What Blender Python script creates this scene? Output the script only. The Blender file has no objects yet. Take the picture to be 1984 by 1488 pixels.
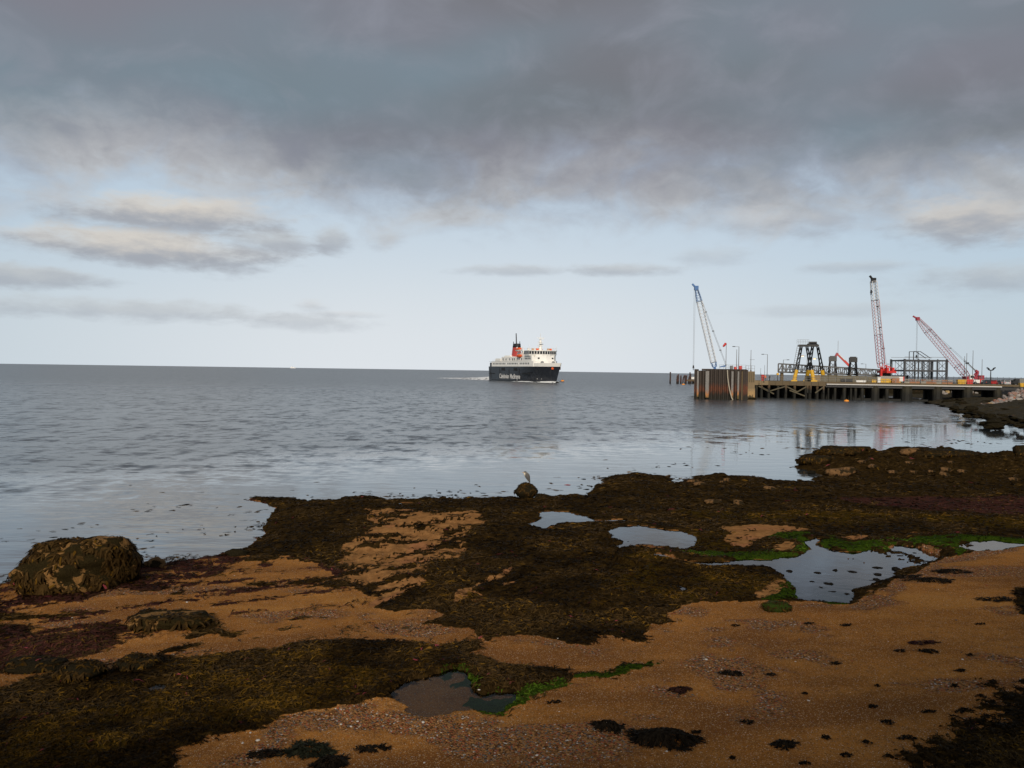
import bpy, bmesh, math, random
import numpy as np
from mathutils import Vector, Matrix

random.seed(7)
rng = np.random.default_rng(7)
SC = bpy.context.scene
COL = SC.collection

# ------------------------------------------------------------------ camera
F_PX, CX, CY = 1528.0, 992.0, 744.0          # photograph is 1984 x 1488
CAM_H = 6.6
PITCH = math.radians(-0.96)
ROLL = math.radians(0.81)
fwd = Vector((0, math.cos(PITCH), math.sin(PITCH)))
up0 = Vector((0, -math.sin(PITCH), math.cos(PITCH)))
rt0 = Vector((1, 0, 0))
cam_r = rt0 * math.cos(ROLL) + up0 * math.sin(ROLL)
cam_u = up0 * math.cos(ROLL) - rt0 * math.sin(ROLL)
CAM = Vector((0, 0, CAM_H))
cd = bpy.data.cameras.new('camera')
cam = bpy.data.objects.new('camera', cd)
COL.objects.link(cam)
m = Matrix((cam_r, cam_u, -fwd)).transposed().to_4x4()
m.translation = CAM
cam.matrix_world = m
cd.sensor_width = 36
cd.lens = 36 * F_PX / 1984.0
cd.clip_start = 0.1
cd.clip_end = 60000
SC.camera = cam

def ray(px, py):
    return fwd + cam_r * ((px - CX) / F_PX) - cam_u * ((py - CY) / F_PX)
def at(px, py, Y):
    """world point on the sight line through a photograph pixel, Y metres out"""
    d = ray(px, py)
    return CAM + d * (Y / d.y)
def on_z(px, py, z):
    d = ray(px, py)
    dz = min(d.z, -0.004)
    return CAM + d * ((z - CAM_H) / dz)

# ------------------------------------------------------------------ sun, exposure, world
SUN_AZ = math.radians(188)     # compass style from +Y: the sun stands behind the photographer
SUN_EL = math.radians(24)
sd_ = bpy.data.lights.new('sun', 'SUN')
sd_.energy = 3.1
sd_.angle = math.radians(10.0)
sd_.color = (1.0, 0.88, 0.73)
sun = bpy.data.objects.new('sun', sd_)
COL.objects.link(sun)
to_sun = Vector((math.sin(SUN_AZ) * math.cos(SUN_EL), math.cos(SUN_AZ) * math.cos(SUN_EL), math.sin(SUN_EL)))
sun.rotation_euler = (-to_sun).to_track_quat('-Z', 'Y').to_euler()
SC.view_settings.view_transform = 'Standard'
SC.view_settings.look = 'None'
SC.view_settings.gamma = 1
SC.view_settings.exposure = 0.0
SC.view_settings.use_curve_mapping = False
SC.render.engine = 'CYCLES'
SC.cycles.use_denoising = True
SC.cycles.max_bounces = 6
SC.cycles.diffuse_bounces = 2
SC.cycles.glossy_bounces = 3
SC.cycles.transparent_max_bounces = 8
SC.cycles.caustics_reflective = False
SC.cycles.caustics_refractive = False

class NT:
    """short hand for building node trees"""
    def __init__(self, nt): self.nt = nt; self.L = nt.links
    def n(self, t, **kw):
        nd = self.nt.nodes.new(t)
        for k, v in kw.items(): setattr(nd, k, v)
        return nd
    def put(self, sock, v):
        if hasattr(v, 'is_output') or isinstance(v, bpy.types.NodeSocket): self.L.new(v, sock)
        else: sock.default_value = v
    def math(self, op, a, b=0.0, c=0.0, clamp=False):
        nd = self.n('ShaderNodeMath', operation=op, use_clamp=clamp)
        self.put(nd.inputs[0], a); self.put(nd.inputs[1], b)
        if op in ('MULTIPLY_ADD', 'SMOOTH_MIN', 'SMOOTH_MAX', 'WRAP', 'COMPARE'): self.put(nd.inputs[2], c)
        return nd.outputs[0]
    def ss(self, x, lo, hi, a=0.0, b=1.0):
        nd = self.n('ShaderNodeMapRange', interpolation_type='SMOOTHSTEP')
        self.put(nd.inputs[0], x); nd.inputs[1].default_value = lo; nd.inputs[2].default_value = hi
        nd.inputs[3].default_value = a; nd.inputs[4].default_value = b
        return nd.outputs[0]
    def mix(self, f, a, b, blend='MIX'):
        nd = self.n('ShaderNodeMix', data_type='RGBA', blend_type=blend)
        self.put(nd.inputs[0], f)
        for s, v in ((nd.inputs[6], a), (nd.inputs[7], b)):
            if isinstance(v, tuple) and len(v) == 3: v = (*v, 1)
            self.put(s, v)
        return nd.outputs[2]
    def noise(self, vec, scale, detail=4, rough=0.55, dist=0.0, color=False):
        nd = self.n('ShaderNodeTexNoise')
        if vec is not None: self.L.new(vec, nd.inputs['Vector'])
        nd.inputs['Scale'].default_value = scale; nd.inputs['Detail'].default_value = detail
        nd.inputs['Roughness'].default_value = rough; nd.inputs['Distortion'].default_value = dist
        return nd.outputs[1 if color else 0]
    def vor(self, vec, scale, out='Color', feature='F1'):
        nd = self.n('ShaderNodeTexVoronoi', feature=feature)
        if vec is not None: self.L.new(vec, nd.inputs['Vector'])
        nd.inputs['Scale'].default_value = scale
        return nd.outputs[out]
    def mapping(self, vec, scale=(1, 1, 1), rot=(0, 0, 0), loc=(0, 0, 0)):
        nd = self.n('ShaderNodeMapping')
        self.L.new(vec, nd.inputs[0]); nd.inputs[1].default_value = loc
        nd.inputs[2].default_value = rot; nd.inputs[3].default_value = scale
        return nd.outputs[0]
    def comb(self, x, y, z=0.0):
        nd = self.n('ShaderNodeCombineXYZ')
        for i, v in enumerate((x, y, z)): self.put(nd.inputs[i], v)
        return nd.outputs[0]
    def sep(self, v):
        nd = self.n('ShaderNodeSeparateXYZ'); self.L.new(v, nd.inputs[0]); return nd.outputs
    def bump(self, h, strength, dist, normal=None):
        nd = self.n('ShaderNodeBump')
        self.put(nd.inputs['Strength'], strength); self.put(nd.inputs['Distance'], dist); self.L.new(h, nd.inputs['Height'])
        if normal is not None: self.L.new(normal, nd.inputs['Normal'])
        return nd.outputs[0]

def build_world():
    w = bpy.data.worlds.new('World'); SC.world = w; w.use_nodes = True
    t = NT(w.node_tree); w.node_tree.nodes.clear()
    out = t.n('ShaderNodeOutputWorld'); bg = t.n('ShaderNodeBackground')
    t.L.new(bg.outputs[0], out.inputs[0])
    sky = t.n('ShaderNodeTexSky', sky_type='NISHITA')
    sky.sun_disc = False
    sky.sun_elevation = SUN_EL
    sky.sun_rotation = SUN_AZ
    sky.air_density = 1.0; sky.dust_density = 2.2; sky.ozone_density = 1.0
    STR = 0.1
    bg.inputs[1].default_value = STR
    tc = t.n('ShaderNodeTexCoord')
    x, y, z = t.sep(tc.outputs['Generated'])
    # azimuth (0 = out to sea) and elevation in degrees
    az = t.math('MULTIPLY', t.math('ARCTAN2', x, y), 57.2958)
    el = t.math('MULTIPLY', t.math('ARCSINE', z), 57.2958)
    # cloud texture space: flat bases, so stretched sideways, and finer towards the horizon
    v = t.comb(t.math('MULTIPLY', az, 0.055), t.math('MULTIPLY', el, 0.16), 0.0)
    n_big = t.noise(v, 1.1, 3, 0.5, 0.3)
    n_mid = t.noise(t.mapping(v, loc=(3.1, 7.7, 0)), 2.2, 6, 0.58, 0.2)
    n_fine = t.noise(t.mapping(v, loc=(9.1, 1.7, 0)), 6.0, 8, 0.62, 0.1)
    ctr = lambda n, a: t.math('MULTIPLY', t.math('SUBTRACT', n, 0.5), a)
    def C(r, g, b): return (r / STR, g / STR, b / STR, 1)
    # clear air behind the clouds
    hz = t.ss(el, -1.0, 9.0, 1.0, 0.0)
    cols = t.mix(0.8, sky.outputs[0], C(0.51, 0.63, 0.745))
    # pale band over the sea, whiter in the middle
    glow = t.math('MULTIPLY', t.ss(t.math('ABSOLUTE', t.math('ADD', az, 4.0)), 4, 44, 1, 0), t.ss(el, 0.0, 14.0, 1.0, 0.2))
    cols = t.mix(t.math('MULTIPLY', hz, 0.8), cols, C(0.55, 0.635, 0.69))
    cols = t.mix(t.math('MULTIPLY', glow, 0.85), cols, C(0.76, 0.795, 0.83))
    # small separate clouds: (az, el, half width, half height, density, warm)
    def cloud(c0, a0, e0, wa, we, dens, warm):
        dx = t.math('DIVIDE', t.math('SUBTRACT', az, a0), wa)
        ey = t.math('DIVIDE', t.math('SUBTRACT', el, e0), we)
        r = t.math('SQRT', t.math('ADD', t.math('MULTIPLY', dx, dx), t.math('MULTIPLY', ey, ey)))
        r = t.math('ADD', r, t.math('ADD', ctr(n_mid, 1.5), ctr(n_fine, 1.5)))
        mk = t.ss(r, 0.25, 1.2, dens, 0.0)
        lit = t.ss(t.math('ADD', ey, ctr(n_fine, 2.0)), -0.6, 0.9)
        cc = t.mix(lit, C(0.36, 0.385, 0.43), C(*warm))
        return t.mix(mk, c0, cc)
    W1 = (0.71, 0.66, 0.59); W2 = (0.52, 0.53, 0.53); W3 = (0.66, 0.63, 0.60)
    for a0, e0, wa, we, dn, wm in (
            (-24.0, 9.9, 9.0, 1.5, 0.95, W1), (-25.0, 7.6, 9.0, 1.4, 0.95, W1), (-17.5, 8.6, 4, 1.0, 0.75, W2),
            (-31.5, 5.4, 5.0, 0.8, 0.7, W2), (-27, 3.6, 12, 0.8, 0.5, W2), (-15, 3.3, 6, 0.7, 0.4, W2),
            (-13.0, 8.9, 1.5, 1.1, 0.7, W2), (-9.2, 9.2, 1.7, 0.8, 0.5, W2), (-14.3, 4.3, 1.6, 0.6, 0.4, W3), (-12, 3.8, 3.5, 0.35, 0.3, W3),
            (0.3, 7.2, 4.4, 0.45, 0.5, W2), (7.8, 7.3, 4.6, 0.5, 0.6, W2), (14, 8.2, 3, 0.8, 0.3, W2),
            (24, 7.2, 4, 0.5, 0.4, W2), (31, 6.2, 6, 1.1, 0.55, W2), (30.5, 10.2, 4.2, 1.7, 0.8, W1), (21, 10.4, 3.5, 1.3, 0.6, W2), (21, 4.4, 6, 0.5, 0.25, W2),
            (60, 6, 12, 1.2, 0.6, W2), (-60, 7, 12, 1.3, 0.7, W1), (110, 7, 15, 1.3, 0.6, W1), (-110, 7, 15, 1.3, 0.6, W1)):
        cols = cloud(cols, a0, e0, wa, we, dn, wm)
    # the heavy sheet of cloud overhead, ragged along its lower edge
    vd = t.comb(t.math('MULTIPLY', az, 0.058), t.math('MULTIPLY', el, 0.092), 0.0)
    d_big = t.noise(t.mapping(vd, loc=(1.3, 4.4, 0)), 1.0, 2, 0.5, 0.4)
    d_mid = t.noise(t.mapping(vd, loc=(6.1, 2.7, 0)), 2.6, 5, 0.55, 0.5)
    d_fine = t.noise(t.mapping(vd, loc=(2.1, 8.7, 0)), 8.0, 6, 0.6, 0.3)
    th = t.math('ADD', t.math('ADD', el, t.ss(az, 12.0, 34.0, 0.0, 1.3)), t.math('ADD', ctr(d_big, 7.0), t.math('ADD', ctr(d_mid, 10.0), ctr(d_fine, 3.6))))
    deck = t.ss(th, 8.4, 13.8)
    thick = t.ss(th, 10.0, 18.0)
    n_lo = t.noise(t.mapping(v, loc=(5.5, 2.2, 0)), 0.62, 2, 0.5)
    n_t = t.noise(t.mapping(v, loc=(15.5, 12.2, 0), scale=(0.8, 0.8, 1)), 0.8, 2, 0.5)
    dark = t.mix(t.ss(n_t, 0.35, 0.65), C(0.215, 0.218, 0.258), C(0.190, 0.252, 0.300))
    dark = t.mix(t.ss(n_lo, 0.40, 0.68, 0.0, 0.55), dark, C(0.162, 0.165, 0.176))
    dark = t.mix(t.ss(d_mid, 0.45, 0.75, 0.0, 0.5), dark, C(0.29, 0.305, 0.36))
    fringe = t.mix(t.ss(d_mid, 0.36, 0.66), C(0.35, 0.395, 0.475), C(0.54, 0.55, 0.565))
    dcol = t.mix(thick, fringe, dark)
    cols = t.mix(deck, cols, dcol)
    for a0, e0, wa, we, dn, wm in ((29.5, 9.6, 4.5, 1.7, 0.75, W1), (17.5, 10.4, 3.0, 1.2, 0.45, W3), (-22.0, 10.0, 6.5, 1.2, 0.7, W1)):
        cols = cloud(cols, a0, e0, wa, we, dn, wm)
    # below the horizon: the sea's own dull grey
    cols = t.mix(t.ss(el, -3.0, -0.2, 1, 0), cols, C(0.15, 0.17, 0.19))
    t.L.new(cols, bg.inputs[0])
    w.cycles.sampling_method = 'MANUAL'
    w.cycles.sample_map_resolution = 1024
build_world()

# ------------------------------------------------------------------ helpers
def tag(o, label=None, cat=None, group=None, kind=None):
    if label: o['label'] = label
    if cat: o['category'] = cat
    if group: o['group'] = group
    if kind: o['kind'] = kind
    return o
def empty(name, loc=(0, 0, 0), rz=0.0, label=None, cat=None, group=None):
    o = bpy.data.objects.new(name, None); COL.objects.link(o)
    o.location = loc; o.rotation_euler = (0, 0, rz); o.empty_display_size = 0.5
    return tag(o, label, cat, group)
def link_mesh(name, me, mats, parent=None, smooth=False):
    o = bpy.data.objects.new(name, me); COL.objects.link(o)
    for mt in (mats if isinstance(mats, (list, tuple)) else [mats]):
        if mt is not None: me.materials.append(mt)
    if parent is not None: o.parent = parent
    if smooth: me.polygons.foreach_set('use_smooth', [True] * len(me.polygons))
    return o
class MB:
    """collects shapes, then links them as one mesh"""
    def __init__(self): self.v = []; self.f = []
    def add(self, vs, fs):
        k = len(self.v); self.v += [tuple(p) for p in vs]; self.f += [tuple(i + k for i in f) for f in fs]; return self
    def box(self, c, s, rz=0.0, top=1.0, rot=None):
        hx, hy, hz = s[0] / 2, s[1] / 2, s[2] / 2
        M = rot if rot is not None else Matrix.Rotation(rz, 3, 'Z')
        vs = []
        for zz, k in ((-hz, 1.0), (hz, top)):
            for a, b in ((-1, -1), (1, -1), (1, 1), (-1, 1)):
                vs.append(Vector(c) + M @ Vector((a * hx * k, b * hy * k, zz)))
        return self.add(vs, [(3, 2, 1, 0), (4, 5, 6, 7), (0, 1, 5, 4), (1, 2, 6, 5), (2, 3, 7, 6), (3, 0, 4, 7)])
    def bar(self, a, b, w, h=None, n=4):
        """straight bar from a to b"""
        a = Vector(a); b = Vector(b); h = h or w; d = b - a
        if d.length < 1e-6: return self
        q = d.to_track_quat('Z', 'Y').to_matrix(); vs = []
        for p in (a, b):
            for i in range(n):
                t = 2 * math.pi * (i + 0.5) / n; k = 0.7071 if n == 4 else 0.5
                vs.append(p + q @ Vector((math.cos(t) * w * k, math.sin(t) * h * k, 0)))
        fs = [tuple(range(n - 1, -1, -1)), tuple(range(n, 2 * n))]
        fs += [(i, (i + 1) % n, n + (i + 1) % n, n + i) for i in range(n)]
        return self.add(vs, fs)
    def cone(self, a, b, r0, r1, n=10):
        a = Vector(a); b = Vector(b); q = (b - a).to_track_quat('Z', 'Y').to_matrix(); vs = []
        for p, r in ((a, r0), (b, r1)):
            for i in range(n):
                t = 2 * math.pi * i / n; vs.append(p + q @ Vector((math.cos(t) * r, math.sin(t) * r, 0)))
        fs = [tuple(range(n - 1, -1, -1)), tuple(range(n, 2 * n))] + [(i, (i + 1) % n, n + (i + 1) % n, n + i) for i in range(n)]
        return self.add(vs, fs)
    def tube(self, pts, r, n=6):
        pts = [Vector(p) for p in pts]; rs = r if isinstance(r, (list, tuple)) else [r] * len(pts); vs = []; fs = []
        for i, p in enumerate(pts):
            d = pts[min(i + 1, len(pts) - 1)] - pts[max(i - 1, 0)]
            q = d.to_track_quat('Z', 'Y').to_matrix()
            for j in range(n):
                t = 2 * math.pi * j / n; vs.append(p + q @ Vector((math.cos(t) * rs[i], math.sin(t) * rs[i], 0)))
        for i in range(len(pts) - 1):
            for j in range(n): fs.append((i * n + j, i * n + (j + 1) % n, (i + 1) * n + (j + 1) % n, (i + 1) * n + j))
        fs += [tuple(range(n - 1, -1, -1)), tuple(range((len(pts) - 1) * n, len(pts) * n))]
        return self.add(vs, fs)
    def loft(self, rings, cap=True):
        n = len(rings[0]); vs = [p for r in rings for p in r]; fs = []
        for i in range(len(rings) - 1):
            for j in range(n): fs.append((i * n + j, i * n + (j + 1) % n, (i + 1) * n + (j + 1) % n, (i + 1) * n + j))
        if cap: fs += [tuple(range(n - 1, -1, -1)), tuple(range((len(rings) - 1) * n, len(rings) * n))]
        return self.add(vs, fs)
    def prism(self, poly, z0, z1):
        n = len(poly)
        vs = [(p[0], p[1], z0) for p in poly] + [(p[0], p[1], z1) for p in poly]
        return self.add(vs, [tuple(range(n - 1, -1, -1)), tuple(range(n, 2 * n))] + [(i, (i + 1) % n, n + (i + 1) % n, n + i) for i in range(n)])
    def build(self, name, mat, parent=None, smooth=False, fix=True):
        me = bpy.data.meshes.new(name); me.from_pydata(self.v, [], self.f)
        if fix:
            bm = bmesh.new(); bm.from_mesh(me); bmesh.ops.recalc_face_normals(bm, faces=bm.faces); bm.to_mesh(me); bm.free()
        return link_mesh(name, me, mat, parent, smooth)
def clone(o, parent=None):
    c = o.copy(); COL.objects.link(c)
    if parent is not None: c.parent = parent
    return c
def clone_tree(o, parent=None):
    c = clone(o, parent)
    for ch in list(o.children): clone_tree(ch, c)
    return c

MATS = {}
def mat(name, col, rough=0.6, metal=0.0, var=0.15, scale=1.5, bump=0.0, dirt=None, dirt_amt=0.0, coord='Object', emit=0.0, dirt_scale=0.7):
    if name in MATS: return MATS[name]
    mt = bpy.data.materials.new(name); mt.use_nodes = True
    t = NT(mt.node_tree); b = mt.node_tree.nodes['Principled BSDF']
    tc = t.n('ShaderNodeTexCoord'); v = tc.outputs[coord]
    n = t.noise(v, scale, 6, 0.6)
    dk = tuple(c * (1 - var) for c in col); lt = tuple(min(1, c * (1 + var)) for c in col)
    c = t.mix(n, dk, lt)
    if dirt is not None:
        n2 = t.noise(t.mapping(v, scale=(1, 1, 0.35)), dirt_scale, 7, 0.65)
        c = t.mix(t.ss(n2, 0.62 - dirt_amt, 0.72), c, dirt)
    t.L.new(c, b.inputs['Base Color'])
    t.put(b.inputs['Roughness'], t.ss(n, 0.2, 0.8, rough * 0.85, min(1, rough * 1.15)))
    b.inputs['Metallic'].default_value = metal
    if bump: t.L.new(t.bump(t.noise(v, scale * 6, 5, 0.6), 1.0, bump), b.inputs['Normal'])
    if emit:
        b.inputs['Emission Color'].default_value = (*col, 1); b.inputs['Emission Strength'].default_value = emit
    MATS[name] = mt
    return mt

# ------------------------------------------------------------------ numpy noise and polygons
_perm = rng.permutation(4096)
_grad = rng.uniform(0, 1, 4096)
def vnoise(x, y, seed=0):
    xi = np.floor(x).astype(np.int64); yi = np.floor(y).astype(np.int64)
    fx = x - xi; fy = y - yi
    fx = fx * fx * fx * (fx * (fx * 6 - 15) + 10); fy = fy * fy * fy * (fy * (fy * 6 - 15) + 10)
    def h(a, b): return _grad[_perm[(_perm[(a + seed * 131) & 4095] + b) & 4095]]
    a = h(xi, yi); b = h(xi + 1, yi); c = h(xi, yi + 1); d = h(xi + 1, yi + 1)
    return (a + (b - a) * fx) * (1 - fy) + (c + (d - c) * fx) * fy
def fbm(x, y, sc, octv=4, seed=0, gain=0.5):
    s = 0.0; a = 1.0; tot = 0.0; f = 1.0 / sc
    ca, sa = 0.8, 0.6
    for i in range(octv):
        s = s + a * (vnoise(x * f + 17.3 * i, y * f - 9.1 * i, seed + i) - 0.5); tot += a
        x, y = ca * x - sa * y, sa * x + ca * y
        a *= gain; f *= 2.03
    return s / tot * 2.0           # about -1..1
def sst(x, lo, hi):
    u = np.clip((x - lo) / (hi - lo), 0, 1); return u * u * (3 - 2 * u)
def poly_sd(P, x, y, pad=3.0):
    """signed distance to polygon P (positive inside); -pad far away"""
    P = np.asarray(P, float)
    out = np.full(x.shape, -pad)
    sel = (x > P[:, 0].min() - pad) & (x < P[:, 0].max() + pad) & (y > P[:, 1].min() - pad) & (y < P[:, 1].max() + pad)
    if not sel.any(): return out
    xs = x[sel]; ys = y[sel]
    d2 = np.full(xs.shape, 1e18); ins = np.zeros(xs.shape, bool)
    n = len(P)
    for i in range(n):
        ax, ay = P[i]; bx, by = P[(i + 1) % n]
        ex, ey = bx - ax, by - ay
        wx, wy = xs - ax, ys - ay
        tt = np.clip((wx * ex + wy * ey) / max(ex * ex + ey * ey, 1e-12), 0, 1)
        dx = wx - ex * tt; dy = wy - ey * tt
        d2 = np.minimum(d2, dx * dx + dy * dy)
        cnd = (ay > ys) != (by > ys)
        if abs(ey) > 1e-12:
            ins ^= cnd & (xs < ax + ex * (ys - ay) / ey)
    d = np.sqrt(d2)
    out[sel] = np.maximum(np.where(ins, d, -d), -pad)
    return out
# ------------------------------------------------------------------ the beach
# outlines were read off the photograph and are laid out on the ground here, in metres
SHORE = [(-60,1165),(0,1133),(60,1118),(150,1105),(254,1098),(306,1095),(368,1087),(438,1074),(494,1061),(512,1039),(527,1014),(545,988),(520,975),(483,968),
    (497,964),(534,968),(575,979),(640,975),(685,966),(758,968),(790,972),(836,966),(858,971),(913,969),(960,968),(1009,970),(1068,968),(1093,962),(1134,964),
    (1160,962),(1158,943),(1180,927),(1220,921),(1280,925),(1305,938),(1380,925),(1460,925),(1500,934),(1556,933),(1580,932),(1610,927),(1661,928),(1636,921),
    (1605,919),(1597,913),(1557,907),(1571,901),(1562,891),(1563,882),(1595,879),(1622,876),(1688,877),(1715,876),(1751,873),(1783,874),(1797,872),(1841,873),
    (1866,879),(1984,884),(2150,893)]
shore_w = [on_z(a, b, 0.0) for a, b in SHORE]
LAND = [(p.x, p.y) for p in shore_w] + [(220, 60), (220, -40), (-120, -40), (-120, 2), (-60, 9), (-30, 16)]
LANDn = np.array(LAND)
def base_z(x, y):
    s = poly_sd(LANDn, x, y, 12.0)
    return np.where(s > 0, 0.052 * s + 0.10 * (1 - np.exp(-np.maximum(s, 0) / 0.5)), 0.12 * s), s
def ground_poly(pts):
    """drop an outline onto the sloping beach"""
    px = np.array(pts, float); z = np.full(len(px), 0.5)
    R = np.array([tuple(ray(a, b)) for a, b in px])
    for _ in range(14):
        k = (z - CAM_H) / R[:, 2]
        x = R[:, 0] * k; y = R[:, 1] * k
        z2, _s = base_z(x, y)
        z = 0.5 * z + 0.5 * np.maximum(z2, 0)
    return np.stack([x, y], 1)
def level_poly(pts, z): return np.array([(on_z(a, b, z).x, on_z(a, b, z).y) for a, b in pts])
def ZA(L): return [(a / 2.715, 940 + b / 2.715) for a, b in L]
def ZB(L): return [(600 + a / 2.716, 940 + b / 2.716) for a, b in L]
def ZC(L): return [(1284 + a / 2.716, 940 + b / 2.716) for a, b in L]

W_MAIN = [(440,1070),(494,1056),(512,1034),(520,1005),(535,985),(470,960),(534,955),(700,950),(1009,955),(1150,950),(1150,920),(1300,900),(1550,880),(1600,855),(2150,860),
    (2150,1055),(1984,1061),(1910,1069),(1836,1076),(1785,1096),(1726,1120),(1660,1158),(1634,1168),(1579,1166),(1483,1165),(1446,1165),(1391,1163),(1358,1166),(1324,1176),
    (1299,1190),(1316,1205),(1262,1212),(1248,1223),(1237,1246),(1208,1242),(1171,1235),(1134,1253),(1104,1255),(1079,1242),(1034,1233),(998,1235),(953,1246),(913,1235),(902,1222),
    (850,1215),(817,1211),(854,1196),(836,1185),(747,1183),(721,1179),(714,1161),(674,1142),(637,1135),(640,1120),(626,1098),(571,1086),(475,1090)]
W_FIELD = [(-80,1345),(0,1331),(37,1320),(74,1305),(140,1294),(184,1297),(239,1294),(295,1271),(317,1277),(387,1271),(442,1266),(516,1260),(608,1242),(680,1240),(747,1242),(850,1247),
    (913,1240),(927,1253),(894,1273),(990,1282),(1100,1297),(1105,1310),(1085,1335),(1040,1335),(1000,1345),(930,1340),(905,1318),(870,1308),(800,1330),(760,1342),(737,1356),(680,1372),
    (604,1375),(552,1393),(490,1422),(405,1434),(354,1456),(350,1488),(340,1600),(-80,1600)]
W_LEFT = ZA([(-80,740),(100,745),(250,790),(400,780),(560,735),(700,750),(730,780),(600,800),(640,840),(560,880),(420,900),(300,910),(200,960),(60,970),(-80,1000)])
W_LEFT2 = ZA([(-100,690),(60,690),(250,680),(440,668),(460,676),(300,705),(150,720),(-100,730)])
W_LEFT3 = ZA([(930,760),(1010,715),(1130,712),(1160,740),(1100,760),(1160,755),(1230,775),(1240,805),(1190,815),(1110,785),(1050,805),(960,815),(990,785)])
W_LEFT4 = ZA([(780,900),(850,870),(960,850),(1060,845),(1010,865),(900,885),(820,900)])
W_DASH = [ZA([(1470,715),(1520,690),(1590,685),(1570,702)]), ZA([(1400,768),(1450,750),(1530,740),(1500,755)]), ZA([(1280,535),(1330,512),(1450,518),(1400,535)]),
    ZA([(1480,520),(1560,500),(1792,480),(1792,500),(1650,515),(1560,525)]), ZA([(870,570),(900,555),(970,552),(920,575)]), ZA([(1590,540),(1792,505),(1792,520),(1650,540)]),
    ZA([(1650,690),(1700,683),(1690,697)]), ZB([(1050,960),(1140,962),(1130,975),(1060,970)]), ZA([(1330,420),(1390,400),(1440,420),(1380,436)])]
W_RED1 = [(254,1090),(306,1088),(438,1068),(475,1088),(416,1117),(368,1135),(313,1142),(221,1148),(147,1165),(55,1180),(0,1195),(-80,1215),(-80,1150),(60,1150),(250,1130)]
W_RIGHT = [(1790,1500),(1850,1440),(1930,1390),(1984,1330),(2100,1300),(2100,1600),(1750,1600)]
W_RIGHT2 = [(1960,1150),(1984,1140),(2080,1130),(2080,1195),(1984,1190),(1965,1178)]
W_LINE = ZB([(1440,1015),(1570,975),(1700,950),(1790,948),(1720,970),(1560,995)])
ROCK1 = ZB([(300,130),(520,140),(900,150),(930,190),(800,260),(830,300),(780,380),(640,430),(560,530),(450,600),(330,640),(320,580),(340,540),(130,500),(200,430),(160,350),(250,300),(330,230),(320,160)])
ROCK2 = ZC([(290,215),(480,210),(640,215),(800,235),(780,245),(620,252),(520,285),(430,330),(350,320),(340,260)])
ROCK3 = ZC([(580,320),(640,305),(705,325),(690,345),(630,358),(570,345)])
ROCK4 = ZC([(510,560),(600,510),(670,492),(660,520),(600,560),(540,600),(500,600)])
ROCK5 = ZB([(730,620),(800,560),(900,520),(1030,440),(1045,450),(960,510),(850,560),(830,600)])
ROCK6 = ZB([(980,540),(1080,525),(1060,540),(1000,550)])
ROCK7 = ZC([(930,280),(1000,262),(1090,275),(1060,290),(980,292)])
OLIVE = [ZB([(1480,380),(1640,390),(1800,385),(1940,388),(2140,428),(2360,440),(2500,490),(2380,595),(2080,610),(1960,640),(1860,620),(1600,570),(1490,500)]),
    ZC([(60,150),(500,135),(1000,150),(1500,165),(2000,185),(2000,230),(1500,225),(1000,215),(500,205),(250,190)]),
    [(250,1300),(420,1278),(640,1270),(800,1280),(760,1325),(640,1360),(480,1405),(350,1430),(350,1520),(0,1520),(0,1440),(150,1380)],
    ZC([(100,260),(330,250),(420,330),(300,345),(150,335)])]
GREEN = [ZC([(95,365),(250,345),(420,355),(560,352),(640,362),(700,350),(725,318),(640,300),(545,282),(600,255),(760,262),(800,285),(770,345),(730,375),(520,388),(400,396),(250,398)]),
    ZC([(780,300),(870,275),(960,298),(1060,296),(1140,275),(1300,285),(1500,265),(1700,272),(1920,288),(1920,306),(1700,298),(1560,312),(1620,345),(1560,368),(1480,350),(1300,318),(1180,342),(1020,345),(860,332)]),
    ZC([(535,607),(620,545),(680,490),(730,515),(820,540),(850,572),(945,622),(860,620),(790,590),(700,548),(675,605)]),
    ZB([(1350,1012),(1500,1000),(1700,958),(1880,928),(1870,942),(1700,988),(1500,1026),(1350,1030)]),
    ZB([(650,1060),(740,960),(850,990),(880,1060),(910,1085),(1060,1095),(1180,1060),(1310,1030),(1312,1075),(1150,1122),(1040,1165),(1000,1212),(925,1200),(890,1165),(780,1125),(700,1100)])]
RED = [[(1600,968),(1984,962),(2100,985),(1984,1000),(1750,988)], W_RED1, ZA([(450,690),(640,640),(850,625),(1040,640),(1040,690),(850,650),(640,700)]),
    ZA([(1130,690),(1250,650),(1480,600),(1600,590),(1500,640),(1300,690),(1160,720)]), ZA([(1290,420),(1550,395),(1792,440),(1792,500),(1500,450),(1300,440)]), ZA([(480,620),(800,590),(1250,575),(1000,610),(700,640)]),
    W_LEFT, ZB([(0,420),(100,415),(90,470),(0,490)])]
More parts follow.
